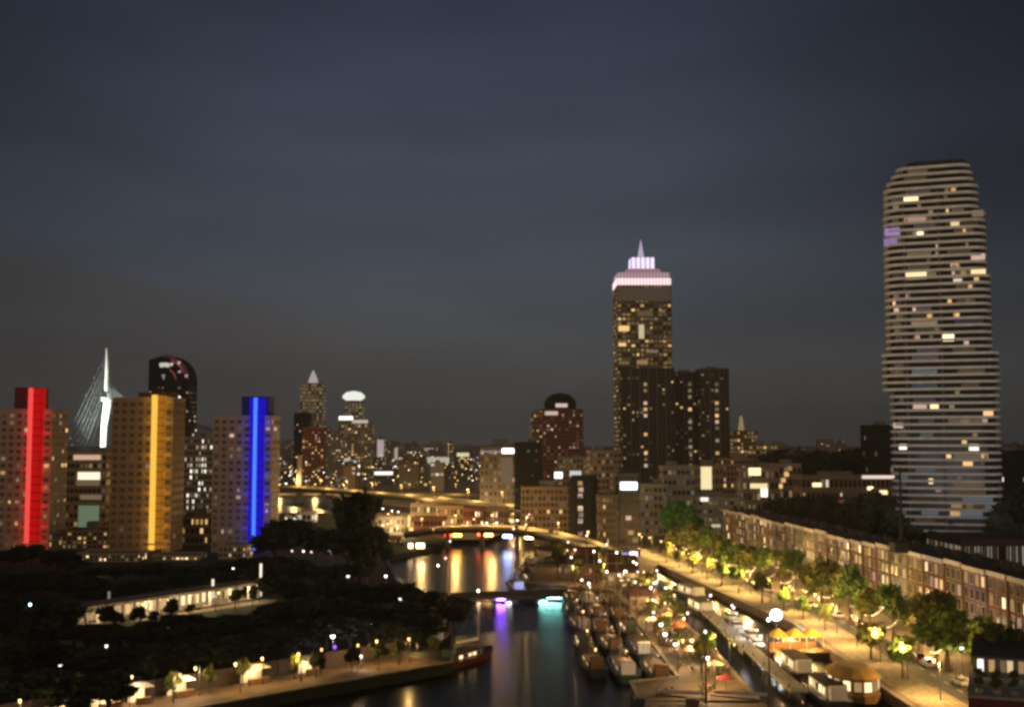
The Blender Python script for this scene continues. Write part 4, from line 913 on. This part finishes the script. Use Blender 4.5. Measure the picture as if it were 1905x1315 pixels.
for k, (x, yv, a) in enumerate(((50.5, 248, 86), (51.5, 259, 95), (50.8, 272, 88), (52.0, 285, 98))):
    b = m0 if k == 0 else copy_tree(m0); b.location = (x, yv, WZ); b.rotation_euler = (0, 0, R(a)); b['label'] = 'small white motorboat moored at the pale jetty, %s' % ['closest to the bright white globe lamp', 'second on its canal side', 'third on its canal side', 'fourth on its canal side', 'near end on its pier side', 'far end on its pier side'][k]
jt = thing('jetty', 'long pale wooden jetty in the canal beside the moored white boats', 'jetty', (47.3, 250, WZ))
MB().box(-1.5, 1.5, -52, 50, 1.2, 1.6).build('deck', mat('pale_planks', (.34, .31, .26), .85, .2, 1), jt)
for k in range(11):
    mb = MB()
    for g in (-1.3, 1.3): mb.tube([(g, -50 + k * 9.8, -2), (g, -50 + k * 9.8, 2.3)], .16, 6)
    mb.build('piles', wood, jt)
# big white globe lamp and small neighbours
t = thing('globe_lamp', 'big dazzling white globe lamp on the canal beside the yellow tents', 'lamp', (G(1435, 1152).x * .975, 262, WZ)); MB().tube([(0, 0, 0), (0, 0, 3.6)], .12).build('pole', metal_dark, t)
MB().lathe([(.05, 3.5), (.95, 3.85), (1.3, 4.7), (.95, 5.6), (.05, 6.0)], 0, 0, 14).build('globe', emi('dazzling_bulb', (.80, .95, 1), 9, .05, True), t); lightpt(t, (0, -2.0, 5), (.75, .9, 1), 3600, .3)
for k, (px, py, Yb, bl, pw, tx) in enumerate(((1387, 1165, 250, BULBW, 300, 'white lamp on the pale jetty left of the big globe lamp'), (1415, 1183, 244, BULBP, 200, 'pink lamp on the jetty below the big globe lamp'), (1322, 1107, 300, BULBP, 150, 'pinkish lamp at the far end of the jetty'), (1365, 1130, 280, BULBP, 150, 'pinkish lamp midway along the jetty'), (1217, 1085, 345, BULBW, 300, 'white lamp by the pier at the head of the canal'), (1222, 1062, 378, BULBP, 150, 'small mauve lamp at the canal head'))):
    p = at(px, py, Yb); lamp(p.x - .5, Yb, max(2.0, round(p.z - WZ, 1)), WHITE, pw, tx, None, WZ + .2, bl, .5 if k in (0, 4) else .32, rz=0, arm=.5)
# yellow tents on the promenade
for k, (x, yv) in enumerate(((56.2, 238.5), (52.8, 238), (59.6, 239))):
    yv += 0; t = thing('market_tent', 'glowing yellow tent on the canal pontoon, %s' % ['middle of three', 'leftmost of three', 'rightmost of three, next to the promenade'][k], 'tent', (x, yv, -.6), R(4), 'yellow tents on the canal pontoon')
    MB().prism([(-1.72, -2.4), (1.72, -2.4), (1.72, 2.4), (-1.72, 2.4)], 2.6, 4.1, taper=.12).build('canopy', canvas_y, t)
    for g in (-1.6, 1.6):
        for q in (-2.3, 2.3): MB().tube([(g, q, 0), (g, q, 2.6)], .06, 5).build('pole', metal_white, t)
    MB().box(-1.6, 1.6, 1.9, 2.2, 0, 1.1).build('counter', wood, t)
    MB().lathe([(.05, 2.0), (.22, 2.2), (.05, 2.45)], 0, 0, 8).build('lantern', BULBG, t); lightpt(t, (0, -.3, 1.7), GOLD, 700, .2); lightpt(t, (0, -4.2, 6.5), GOLD, 700, .2)
pn = thing('pontoon', 'flat wooden pontoon carrying the yellow tents on the canal', 'pontoon', (56.4, 238.5, WZ)); MB().box(-5.6, 6.2, -3.4, 3.4, -.6, 1.1).build('float', hull_black, pn); MB().box(-5.8, 6.4, -3.6, 3.6, 1.1, 1.4).build('deck', wood, pn)
# orange lit canal pavilion
t = thing('canal_pavilion', 'rounded orange-lit wooden pavilion at the near canal edge', 'pavilion', (56.5, 200, WZ), R(4))
pl = [(4.2 * math.cos(R(a)), 7 * math.sin(R(a))) for a in range(0, 360, 24)]
MB().prism(pl, .4, 1.6).build('deck', wood, t); MB().prism([(p[0] * .9, p[1] * .9) for p in pl], 1.6, 4.2).build('wall', wood, t)
MB().prism([(p[0] * 1.02, p[1] * 1.02) for p in pl], 4.2, 5.5, taper=.55).build('roof', mat('ochre_roof', (.40, .25, .09), .8, .25, .8), t)
for k, a in enumerate(range(12, 372, 24)):
    c = Vector((3.75 * math.cos(R(a)), 6.2 * math.sin(R(a)), 2.9)); inst('window', pane(1.2, 1.5, WARMB if k % 2 else WARM), t, c, math.atan2(c.y * .5, c.x) + R(90))

# ================================================================== the lit pier between harbour and canal
random.seed(29)
k = 0
def wharf(x, yv, w, d, h, rz, m, txt):
    t = thing('wharf_house', txt, 'house', (x, yv, 0), rz, 'small houses on the lit pier'); MB().box(-w / 2, w / 2, 0, d, 0, h).build('wall', m, t)
    mb = MB(); mb.add([(-w / 2 - .3, -.4, h), (w / 2 + .3, -.4, h), (w / 2 + .3, d + .4, h), (-w / 2 - .3, d + .4, h), (-w / 2 - .3, d / 2, h + 2.2), (w / 2 + .3, d / 2, h + 2.2)], [(0, 1, 5, 4), (2, 3, 4, 5), (0, 4, 3), (1, 2, 5), (3, 2, 1, 0)]); mb.build('roof', mat('red_tiles', (.075, .032, .024), .85, .3, 1), t)
    for c in range(3): inst('window', pane(1.3, 1.3, random.choice([WARMB, WARM, DIM])), t, (-w / 2 + (c + .5) * w / 3, 0, h * .55)); inst('window', pane(1.2, 1.2, random.choice([WARM, DIM])), t, (-w / 2, d * (.25 + c * .25), h * .55), R(-90))
for x, yv, w, d, h, rz, m, tx in ((32, 290, 7, 6, 3.2, .2, brick_brown, 'brown cottage turned slightly'), (31, 338, 9, 7, 3.6, -.1, beige, 'cream cottage near the canal head'), (20, 356, 11, 8, 4.4, 0, brick_brown, 'wide brown cottage'), (34, 366, 9, 6, 3.6, .1, beige, 'small cream cottage farthest up the pier'), (24, 384, 9, 8, 4.5, 0, brick_brown, 'brown house by the bridge end')):
    wharf(x, yv, w, d, h, rz, m, tx + ' with red tiled roof on the lit pier')
ctab = [MB().lathe([(.03, .72), (.55, .72), (.55, .76), (.03, .76)], 0, 0, 10).tube([(0, 0, 0), (0, 0, .72)], .05, 5).mesh('table_top', wood), None]
ch_ = MB().box(-.22, .22, -.22, .22, .42, .47); ch_.box(-.22, .22, .19, .23, .47, .95)
for g in (-.19, .19):
    for q in (-.19, .19): ch_.box(g - .02, g + .02, q - .02, q + .02, 0, .42)
chm = ch_.mesh('chair', metal_dark)
for k in range(70):
    yv = random.uniform(191, 345); x = random.uniform(30, 37.4) if yv > 204 else random.uniform(21.5, 37.4); t = thing('terrace_table', 'round cafe table with four chairs on the lit pier', 'table', (x, yv, 0), random.random() * 6, 'cafe tables on the lit pier')
    inst('table_top', ctab[0], t, (0, 0, 0))
    for q in range(4): inst('chair', chm, t, (.95 * math.cos(q * 1.5708), .95 * math.sin(q * 1.5708), 0), q * 1.5708 - 1.5708)
def parasol_meshes():
    a = MB().tube([(0, 0, 0), (0, 0, 2.9)], .05, 5).mesh('pole', wood); o = []
    for m in (canvas_w, mat('brown_canvas', (.22, .10, .04), .8), mat('orange_canvas', (.42, .19, .05), .8), mat('red_canvas', (.30, .04, .03), .8)): o.append(MB().prism([(1.7 * math.cos(R(q)), 1.7 * math.sin(R(q))) for q in range(0, 360, 45)], 2.25, 2.95, taper=.08).mesh('canopy', m))
    return a, o
PA, PO = parasol_meshes(); pc = ['white', 'brown', 'orange', 'red']
for k in range(40):
    yv = random.uniform(194, 400); lo = 30 if 205 < yv < 335 else 21; hi_ = 37.5 - max(0, yv - 250) * .02
    x = random.uniform(lo, hi_); q = random.choice([0, 1, 1, 2, 2, 3])
    t = thing('parasol', '%s terrace parasol among the cafe terraces on the lit pier' % pc[q], 'parasol', (x, yv, 0), random.random() * 3, '%s parasols on the lit pier' % pc[q]); inst('pole', PA, t, (0, 0, 0)); inst('canopy', PO[q], t, (0, 0, 0))
for k in range(30):
    yv = 192 + k * 7.1 + random.uniform(-2, 2); x = ([30.5, 33.5, 36.5][k % 3] if yv < 338 else [18.5, 27, 35.5][k % 3]) + random.uniform(-.9, .9) - max(0, yv - 330) * .02
    lamp(x, yv, random.choice([4.2, 5.2, 6.0]), random.choice([GOLD, GOLD, WARMC]), 1500, 'warm lamp among the cafe terraces on the lit pier', 'lamps on the lit pier', br=random.choice([.2, .26, .34]), bulb=random.choice([BULBG, BULBG, BULBW, BULBP]))
for x, yv, h in ((31, 268, 5), (31, 304, 6), (35.5, 310, 6.5), (30.5, 244, 5), (36.4, 262, 5.5), (19, 344, 7), (34, 352, 6.5), (14, 366, 7.5), (28, 372, 7), (15, 395, 8), (36, 280, 6), (33, 210, 5.5), (26, 350, 6), (36.6, 226, 5), (31, 226, 4.5), (35, 300, 5), (24, 340, 6)):
    tree(x, yv, h, random.choice(['olive', 'olive', 'green']), 'small tree between terraces on the lit pier', 'small trees on the lit pier', .9)
MASTL = [(1172, 1196, 212), (1188, 1160, 232), (1205, 1178, 226), (1150, 1132, 290)]
for k, (px, py, Yb) in enumerate(MASTL):
    p = at(px, py, Yb); lamp(max(p.x, 29.2), Yb, max(3, round(p.z, 1)), WHITE, 200, '%s white lamp from the left on the pier edge facing the rafted barges' % ORD[k], None, br=.42, bulb=BULBW, rz=R(180), arm=.4)
# dark boathouse between pier and bridge
block('boathouse', 'dark blue-black boathouse beside the water under the bridge end', 'boathouse', 1012, 1062, 1040, 398, 10, slate, 2, 6, [DIMC, WARM], .1, plant=False, roofm=slate)

# ================================================================== left bank
# lit arcade building along the upper path
a = Vector((-93, 262, 0)); b = Vector((-65.5, 309, 0)); L_ = (b - a).length; az = math.atan2(b.y - a.y, b.x - a.x)
t = thing('arcade', 'long low arcade with glowing bays among dark trees on the left bank', 'arcade', a, az)
MB().box(0, L_, 0, 6, 0, .5).build('plinth', stonewall, t); MB().box(-.3, L_ + .3, -.8, 6.4, 3.9, 4.5).build('roof', stonewall, t); MB().box(0, L_, 5, 6, .5, 3.9).build('back_wall', pale, t)
random.seed(2)
nb = 16
for k in range(nb + 1): MB().box(k * L_ / nb - .28, k * L_ / nb + .28, -.4, .3, .5, 3.9).build('pillar', pale, t)
for k in range(nb):
    if k in (2, 3): continue
    x = (k + .5) * L_ / nb; MB().box(x - 1.2, x + 1.2, 4.75, 4.98, .7, 3.3).build('shop_window', random.choice([WARM, WARMB, WARM, DIM]), t)
    MB().lathe([(.05, 3.3), (.24, 3.5), (.05, 3.85)], x, 1.2, 8).build('ceiling_lamp', BULBG, t)
    if k % 2 == 0: lightpt(t, (x, -.3, 3.0), WARMC, 420, .2)
for k in range(7):
    q = a + (b - a) * ((k + .5) / 7); lamp(q.x + 4.0, q.y - 4, 4.4, WARMC, 420, 'warm lamp in front of the glowing arcade, %s from the left' % ORD[k], 'lamps in front of the glowing arcade', br=.26)
for k, (px, yt, yb_, Yb) in enumerate(((401, 1077, 1112, 300), (489, 1048, 1108, 312), (210, 1100, 1130, 282))):
    z0 = Zat(yb_, Yb); z1 = Zat(yt, Yb); t = thing('light_column', ['short', 'tall', 'faint'][k] + ' slender glowing column rising behind the arcade', 'light column', (Xat(px, Yb) , Yb, 0)); MB().tube([(0, 0, 0), (0, 0, z0)], .16).build('pole', metal_dark, t)
    MB().tube([(0, 0, z0), (0, 0, z1)], .3, 8).build('light_tube', emi('pale_tube_light' if k < 2 else 'faint_tube_light', (1, .88, .72), .9 if k < 2 else .16, .1), t)
# near quay: stalls, lamps, low wall
random.seed(6)
qa = [(-90, 139), (-53.5, 178.6), (-32.5, 200.6), (-12, 221.5)]
def along(s):
    Ls = [math.hypot(qa[i + 1][0] - qa[i][0], qa[i + 1][1] - qa[i][1]) for i in range(3)]
    for i in range(3):
        if s <= Ls[i] or i == 2:
            u = s / Ls[i]; d = math.atan2(qa[i + 1][1] - qa[i][1], qa[i + 1][0] - qa[i][0])
            return qa[i][0] + (qa[i + 1][0] - qa[i][0]) * u, qa[i][1] + (qa[i + 1][1] - qa[i][1]) * u, d
        s -= Ls[i]
QL = 113.0
for k in range(13):
    x, yv, d = along(36 + k * 6.0); nx, ny = -math.sin(d), math.cos(d)
    lamp(x + nx * (4.0 + (k % 2) * 2.5), yv + ny * (4.0 + (k % 2) * 2.5), 4.6, GOLD if k > 5 else WARMC, 620, 'warm lamp on the near left quay path, %s from the left' % ORD[k], 'lamps on the near left quay path', br=.24)
for k, (s, w) in enumerate(((44, 3.4), (51.5, 3.8), (57, 3.0), (64, 3.6), (78, 4.4), (89, 3))):
    x, yv, d = along(s); nx, ny = -math.sin(d), math.cos(d)
    t = thing('market_stall', 'white canvas stall lit from inside on the near left quay, %s from the left' % ORD[k], 'stall', (x + nx * 8.6, yv + ny * 8.6, 0), d, 'white stalls on the near left quay')
    MB().prism([(-w / 2, -1.5), (w / 2, -1.5), (w / 2, 1.5), (-w / 2, 1.5)], 2.5, 3.15, taper=.45).build('canopy', canvas_w, t)
    [MB().tube([(g * (w / 2 - .1), q, 0), (g * (w / 2 - .1), q, 2.5)], .05, 4).build('pole', metal_dark, t) for g in (-1, 1) for q in (-1.4, 1.4)]
    MB().box(-w / 2 + .1, w / 2 - .1, 1.35, 1.45, 0, 2.5).build('back_cloth', canvas_w, t); MB().box(-w / 2 + .2, w / 2 - .2, -1.3, -.7, 0, 1.0).build('counter', wood, t)
    MB().lathe([(.05, 2.0), (.16, 2.15), (.05, 2.35)], 0, 0, 8).build('lantern', BULBG, t); lightpt(t, (0, -.2, 1.9), WARMC, 240, .15)
t = thing('quay_wall', 'low brick wall lit along the back of the near left quay path', 'wall', (0, 0, 0)); mb = MB()
for (p, q) in zip(qa[:-1], qa[1:]):
    d = math.atan2(q[1] - p[1], q[0] - p[0]); nx, ny = -math.sin(d) * 11.5, math.cos(d) * 11.5; mb.bar((p[0] + nx, p[1] + ny, 0), (q[0] + nx, q[1] + ny, 0), .5, 2.6)
mb.build('brick_courses', brick_dark, t)
# single lamps in the dark park
for k, (px, py, Yb, bl, pw, br_, tx) in enumerate(((620, 1181, 226, BULBW, 260, .5, 'white lamp above a purple glow in the dark trees'), (776, 1192, 231, BULBG, 500, .42, 'golden lamp at the right end of the near left quay'), (115, 1238, 205, BULBW, 0, .34, 'white lamp low in the dark trees'), (4, 1252, 200, BULBW, 0, .4, 'white lamp at the left edge of the picture'), (58, 1122, 268, emi('cool_bulb', (.6, .9, 1), 6, .2), 0, .34, 'cool bluish lamp among the left trees'), (90, 1070, 330, BULBP, 0, .34, 'pinkish lamp in the trees below the red tower'), (180, 1058, 360, BULBW, 60, .4, 'white lamp below the pavilion between towers'), (616, 1022, 372, BULBW, 160, .7, 'bright lamp left of the tall dark tree'), (544, 1023, 380, BULBP, 0, .32, 'faint left lamp of three between dark crowns'), (565, 1024, 380, BULBP, 0, .34, 'middle lamp of three between dark crowns'), (580, 1025, 380, BULBP, 0, .34, 'right lamp of three between dark crowns'), (435, 1056, 330, BULBW, 0, .36, 'white lamp below the blue tower'), (718, 1070, 330, BULBW, 60, .42, 'white lamp at the water edge right of the tall tree'), (718, 1112, 290, BULBW, 0, .34, 'lower white lamp right of the tall tree'), (648, 1070, 325, emi('dim_bulb', (1, .95, .8), 2.2, .2), 0, .5, 'dim lamp under the tall dark tree'), (565, 1098, 300, emi('dim_bulb', (1, .95, .8), 2.2, .2), 0, .3, 'dim lamp right of the glowing arcade'), (672, 1236, 214, BULBP, 120, .34, 'pink-white lamp on the near left quay'), (745, 1112, 292, emi('dim_bulb', (1, .95, .8), 2.2, .2), 0, .5, 'dim lamp near the dark water left of the footbridge'), (200, 1200, 225, emi('dim_bulb', (1, .95, .8), 2.2, .2), 0, .3, 'dim lamp in the middle of the dark park'), (690, 1160, 250, emi('dim_bulb', (1, .95, .8), 2.2, .2), 0, .28, 'dim lamp in the right part of the dark park'))):
    p = at(px, py, Yb); lamp(p.x, Yb, max(2.5, round(p.z, 1)), GOLD if bl is BULBG else WHITE, pw, tx, None, br=br_, bulb=bl, rz=R(-90), arm=.6)
p = at(624, 1205, 224); t = thing('purple_spotlight', 'small purple spotlight glowing below the white park lamp', 'spotlight', (p.x, 223.2, 0)); MB().tube([(0, 0, 0), (0, 0, max(.8, p.z))], .06).build('pole', metal_dark, t); MB().lathe([(.05, 0), (.3, .2), (.32, .5), (.05, .7)], 0, 0, 10).build('bulb', emi('purple_bulb', (.28, .10, .9), 1.6, .1), t, (0, 0, max(.8, p.z))); lightpt(t, (0, -.8, p.z + .6), (.35, .15, 1), 900, .2)
# dark trees: tops placed over the park, heights real
random.seed(41)
DG = 'dark trees of the left bank park'; DL = 'dark tree in the unlit park on the left bank'
tree_px(672, 922, 345, 'dark', 'tallest dark tree standing by the water left of the bridge', None, .8); tree_px(648, 968, 350, 'dark', 'dark tree just left of the tallest one by the water', None, 1.0); tree_px(700, 985, 338, 'dark', 'dark tree leaning over the water right of the tallest one', None, .7)
tree_px(512, 975, 372, 'dark', 'broad dark tree covering the foot of the blue tower', None, 1.5); tree_px(545, 968, 390, 'dark', 'second broad dark tree right of the blue tower', None, 1.4); tree_px(588, 985, 380, 'dark', 'rounded dark tree between blue tower and tallest tree', None, 1.35)
n = 0
def rowtrees(px0, px1, y0, y1, Y0, Y1, cnt, jit=14, spread=1.05):
    for i in range(cnt):
        u = (i + random.uniform(.1, .9)) / cnt; px = px0 + (px1 - px0) * u
        yt = y0 + (y1 - y0) * u + random.uniform(-jit, jit); Yt = Y0 + (Y1 - Y0) * u + random.uniform(-10, 10)
        p = at(px, yt, Yt)
        if p.z < 3.4: p.z = 3.4 + random.random()
        tree(p.x, Yt, p.z, 'dark', DL, DG, max(spread * random.uniform(.9, 1.25), random.uniform(4.2, 6.2) / (.41 * p.z)))
rowtrees(-20, 150, 1028, 1030, 385, 375, 9, 15); rowtrees(150, 500, 1068, 1040, 350, 350, 14, 13); rowtrees(-20, 170, 1065, 1085, 320, 310, 9); rowtrees(165, 480, 1095, 1062, 300, 335, 12, 11); rowtrees(-20, 160, 1115, 1130, 275, 265, 9)
rowtrees(480, 700, 1045, 1050, 335, 330, 9, 10); rowtrees(500, 740, 1085, 1098, 292, 285, 10)
rowtrees(-20, 170, 1150, 1185, 240, 238, 8); rowtrees(160, 520, 1192, 1142, 232, 255, 14, 6); rowtrees(-20, 300, 1200, 1235, 212, 208, 11, 8); rowtrees(300, 560, 1215, 1185, 216, 228, 10, 6, .9); rowtrees(510, 840, 1120, 1130, 262, 255, 12); rowtrees(500, 790, 1160, 1165, 236, 240, 10, 10)
rowtrees(-30, 230, 1250, 1262, 184, 180, 8, 10)
for px, yt, Yt in ((196, 1128, 255), (222, 1140, 258), (318, 1116, 268), (352, 1128, 276), (438, 1098, 292), (285, 1138, 262), (470, 1096, 298), (262, 1128, 260)):
    tree_px(px, yt, Yt, 'dark', 'small dark tree standing right in front of the glowing arcade', 'dark trees in front of the glowing arcade', random.uniform(.8, 1.2))
for px, yt, Yt in ((392, 1238, 194), (452, 1228, 200), (548, 1216, 205), (588, 1212, 207), (704, 1196, 214), (742, 1190, 218), (322, 1250, 188), (806, 1185, 226), (655, 1206, 211)):
    tree_px(px, yt, Yt, random.choice(['olive', 'dark']), 'small half-lit tree on the near left quay path', 'small trees on the near left quay path', random.uniform(.7, 1.0))
rowtrees(770, 860, 1095, 1120, 290, 268, 5, 8, .8)
# light panels added under the bridge and on the quay for the water streaks
nb_ = [(782, (1, .66, .28), 3.2, 'cream'), (764, (1, .6, .3), 2.4, 'pale'), (850, (1, .42, .03), 3.2, 'golden'), (834, (.9, .02, .008), 3.5, 'dark red'), (909, (1, .22, .05), 4.0, 'orange'), (896, (.8, .04, .01), 2.5, 'deep red'), (944, (.25, .36, 1), 6.5, 'pale blue'), (984, (1, .62, .16), 4.0, 'yellow')]
for px, c, st, nm in nb_:
    if px > 800:
        xx = Xat(px, 480); zb = 3.75 - abs(xx + 12) * .045; yy = 483.5 - (xx + 14) * .25 if xx < 4 else 478
        MB().box(xx - 1.6 - brd.location.x, xx + 1.6 - brd.location.x, yy - .1 - brd.location.y, yy - brd.location.y, zb - .85, zb).build('added_streak_panel', emi(nm.replace(' ', '_') + '_added_streak_panel', c, st * 9, 0, True), brd)
        continue
    Yb = 452; p = at(px, 1000, Yb); w = 1.6 if px != 782 else 3.0
    t = thing('lit_sign', 'narrow %s light panel added on the quay at the left end of the low harbour bridge' % nm, 'light panel', (p.x, Yb, 0))
    MB().box(-w / 2 - .15, w / 2 + .15, 0, .4, 0, 2.6).build('backboard', black_clad, t); MB().box(-w / 2, w / 2, -.2, -.02, .6, 2.4).build('light_panel', emi(nm.replace(' ', '_') + '_added_streak_panel', c, st * 2.5, 0, True), t)

hz = MB().box(-4000, 4000, -60, 9000, -8, 260).build('haze', None); hz.data.materials.clear()
hm_ = bpy.data.materials.new('haze'); hm_.use_nodes = True; t_ = hm_.node_tree; t_.nodes.clear()
vo = t_.nodes.new('ShaderNodeVolumePrincipled'); vo.inputs['Color'].default_value = (.82, .88, .95, 1); vo.inputs['Density'].default_value = .00008; vo.inputs['Anisotropy'].default_value = .3
oo = t_.nodes.new('ShaderNodeOutputMaterial'); t_.links.new(vo.outputs[0], oo.inputs['Volume']); hz.data.materials.append(hm_); hz['kind'] = 'stuff'

# parked cars along the street beside the row houses
random.seed(51)
def car(paint, label):
    t = thing('parked_car', label, 'car', (0, 0, 0), 0, 'cars parked along the tree-lined street')
    side = [(-2.1, .35), (-2.15, .75), (-1.9, .92), (1.0, .95), (2.0, .78), (2.12, .38)]
    mb = MB(); n = len(side); mb.add([(x, -.86, z) for x, z in side] + [(x, .86, z) for x, z in side], [tuple(range(n)), tuple(reversed(range(n, 2 * n)))] + [(i, n + i, n + (i + 1) % n, (i + 1) % n) for i in range(n)]); mb.build('body', paint, t)
    MB().prism([(-1.75, -.78), (.95, -.78), (.95, .78), (-1.75, .78)], .93, 1.46, taper=.74).build('cabin', glass_dark, t)
    MB().box(-1.25, .42, -.56, .56, 1.462, 1.50).build('roof', paint, t)
    for x in (-1.3, 1.3):
        for g in (-.88, .70): MB().tube([(x, g, .33), (x, g + .18, .33)], .33, 12).build('wheel', metal_dark, t)
    for g in (-.6, .6): MB().box(2.07, 2.14, g - .18, g + .18, .55, .68).build('headlight', white_paint, t); MB().box(-2.17, -2.10, g - .16, g + .16, .6, .74).build('tail_light', emi('tail_light', (1, .03, .02), .8, .3), t)
    return t
CP = [(mat('black_car_paint', (.02, .02, .022), .3, .05), 'black'), (mat('silver_car_paint', (.35, .35, .36), .3, .05), 'silver'), (mat('white_car_paint', (.6, .6, .58), .3, .05), 'white'), (mat('blue_car_paint', (.03, .05, .12), .3, .05), 'dark blue'), (mat('red_car_paint', (.2, .02, .02), .3, .05), 'red')]
CARS = {}
k = 0; yv = 200
while yv < 400:
    pm_, nm = random.choice(CP)
    if nm not in CARS: CARS[nm] = c = car(pm_, 'x')
    else: c = copy_tree(CARS[nm])
    c.location = (px_edge(yv) + 12.4, yv, .009); c.rotation_euler = (0, 0, R(92 + random.uniform(-2, 2)))
    c['label'] = '%s car parked along the street beside the row houses, %s from the near end' % (nm, ORD[k]); k += 1; yv += random.choice([5.8, 5.8, 6.2, 12, 17, 24])
# strings of small golden bulbs between the street trees
gb = MB().lathe([(.02, -.16), (.15, -.05), (.15, .05), (.02, .16)], 0, 0, 6).mesh('bulb', emi('garland_bulb', (1, .64, .22), 2.6, .6))
for k in range(15):
    ya_ = 205 + k * 14.5; a = Vector((px_edge(ya_) + 9 + random.uniform(-1, 1), ya_, 5.0)); b = a + Vector((random.uniform(4, 8), random.uniform(6, 12), random.uniform(-.6, .6)))
    t = thing('light_garland', 'string of small golden bulbs between the street trees, %s from the near end' % ORD[k], 'garland', (a.x, a.y, a.z), 0, 'strings of golden bulbs between the street trees')
    d = b - a; pts = [d * (q / 10) - Vector((0, 0, 1.1 * (1 - (q / 5 - 1) ** 2))) for q in range(11)]
    MB().tube(pts, .025, 3).build('cable', metal_dark, t)
    for q in range(1, 10): inst('bulb', gb, t, pts[q] - Vector((0, 0, .18)))
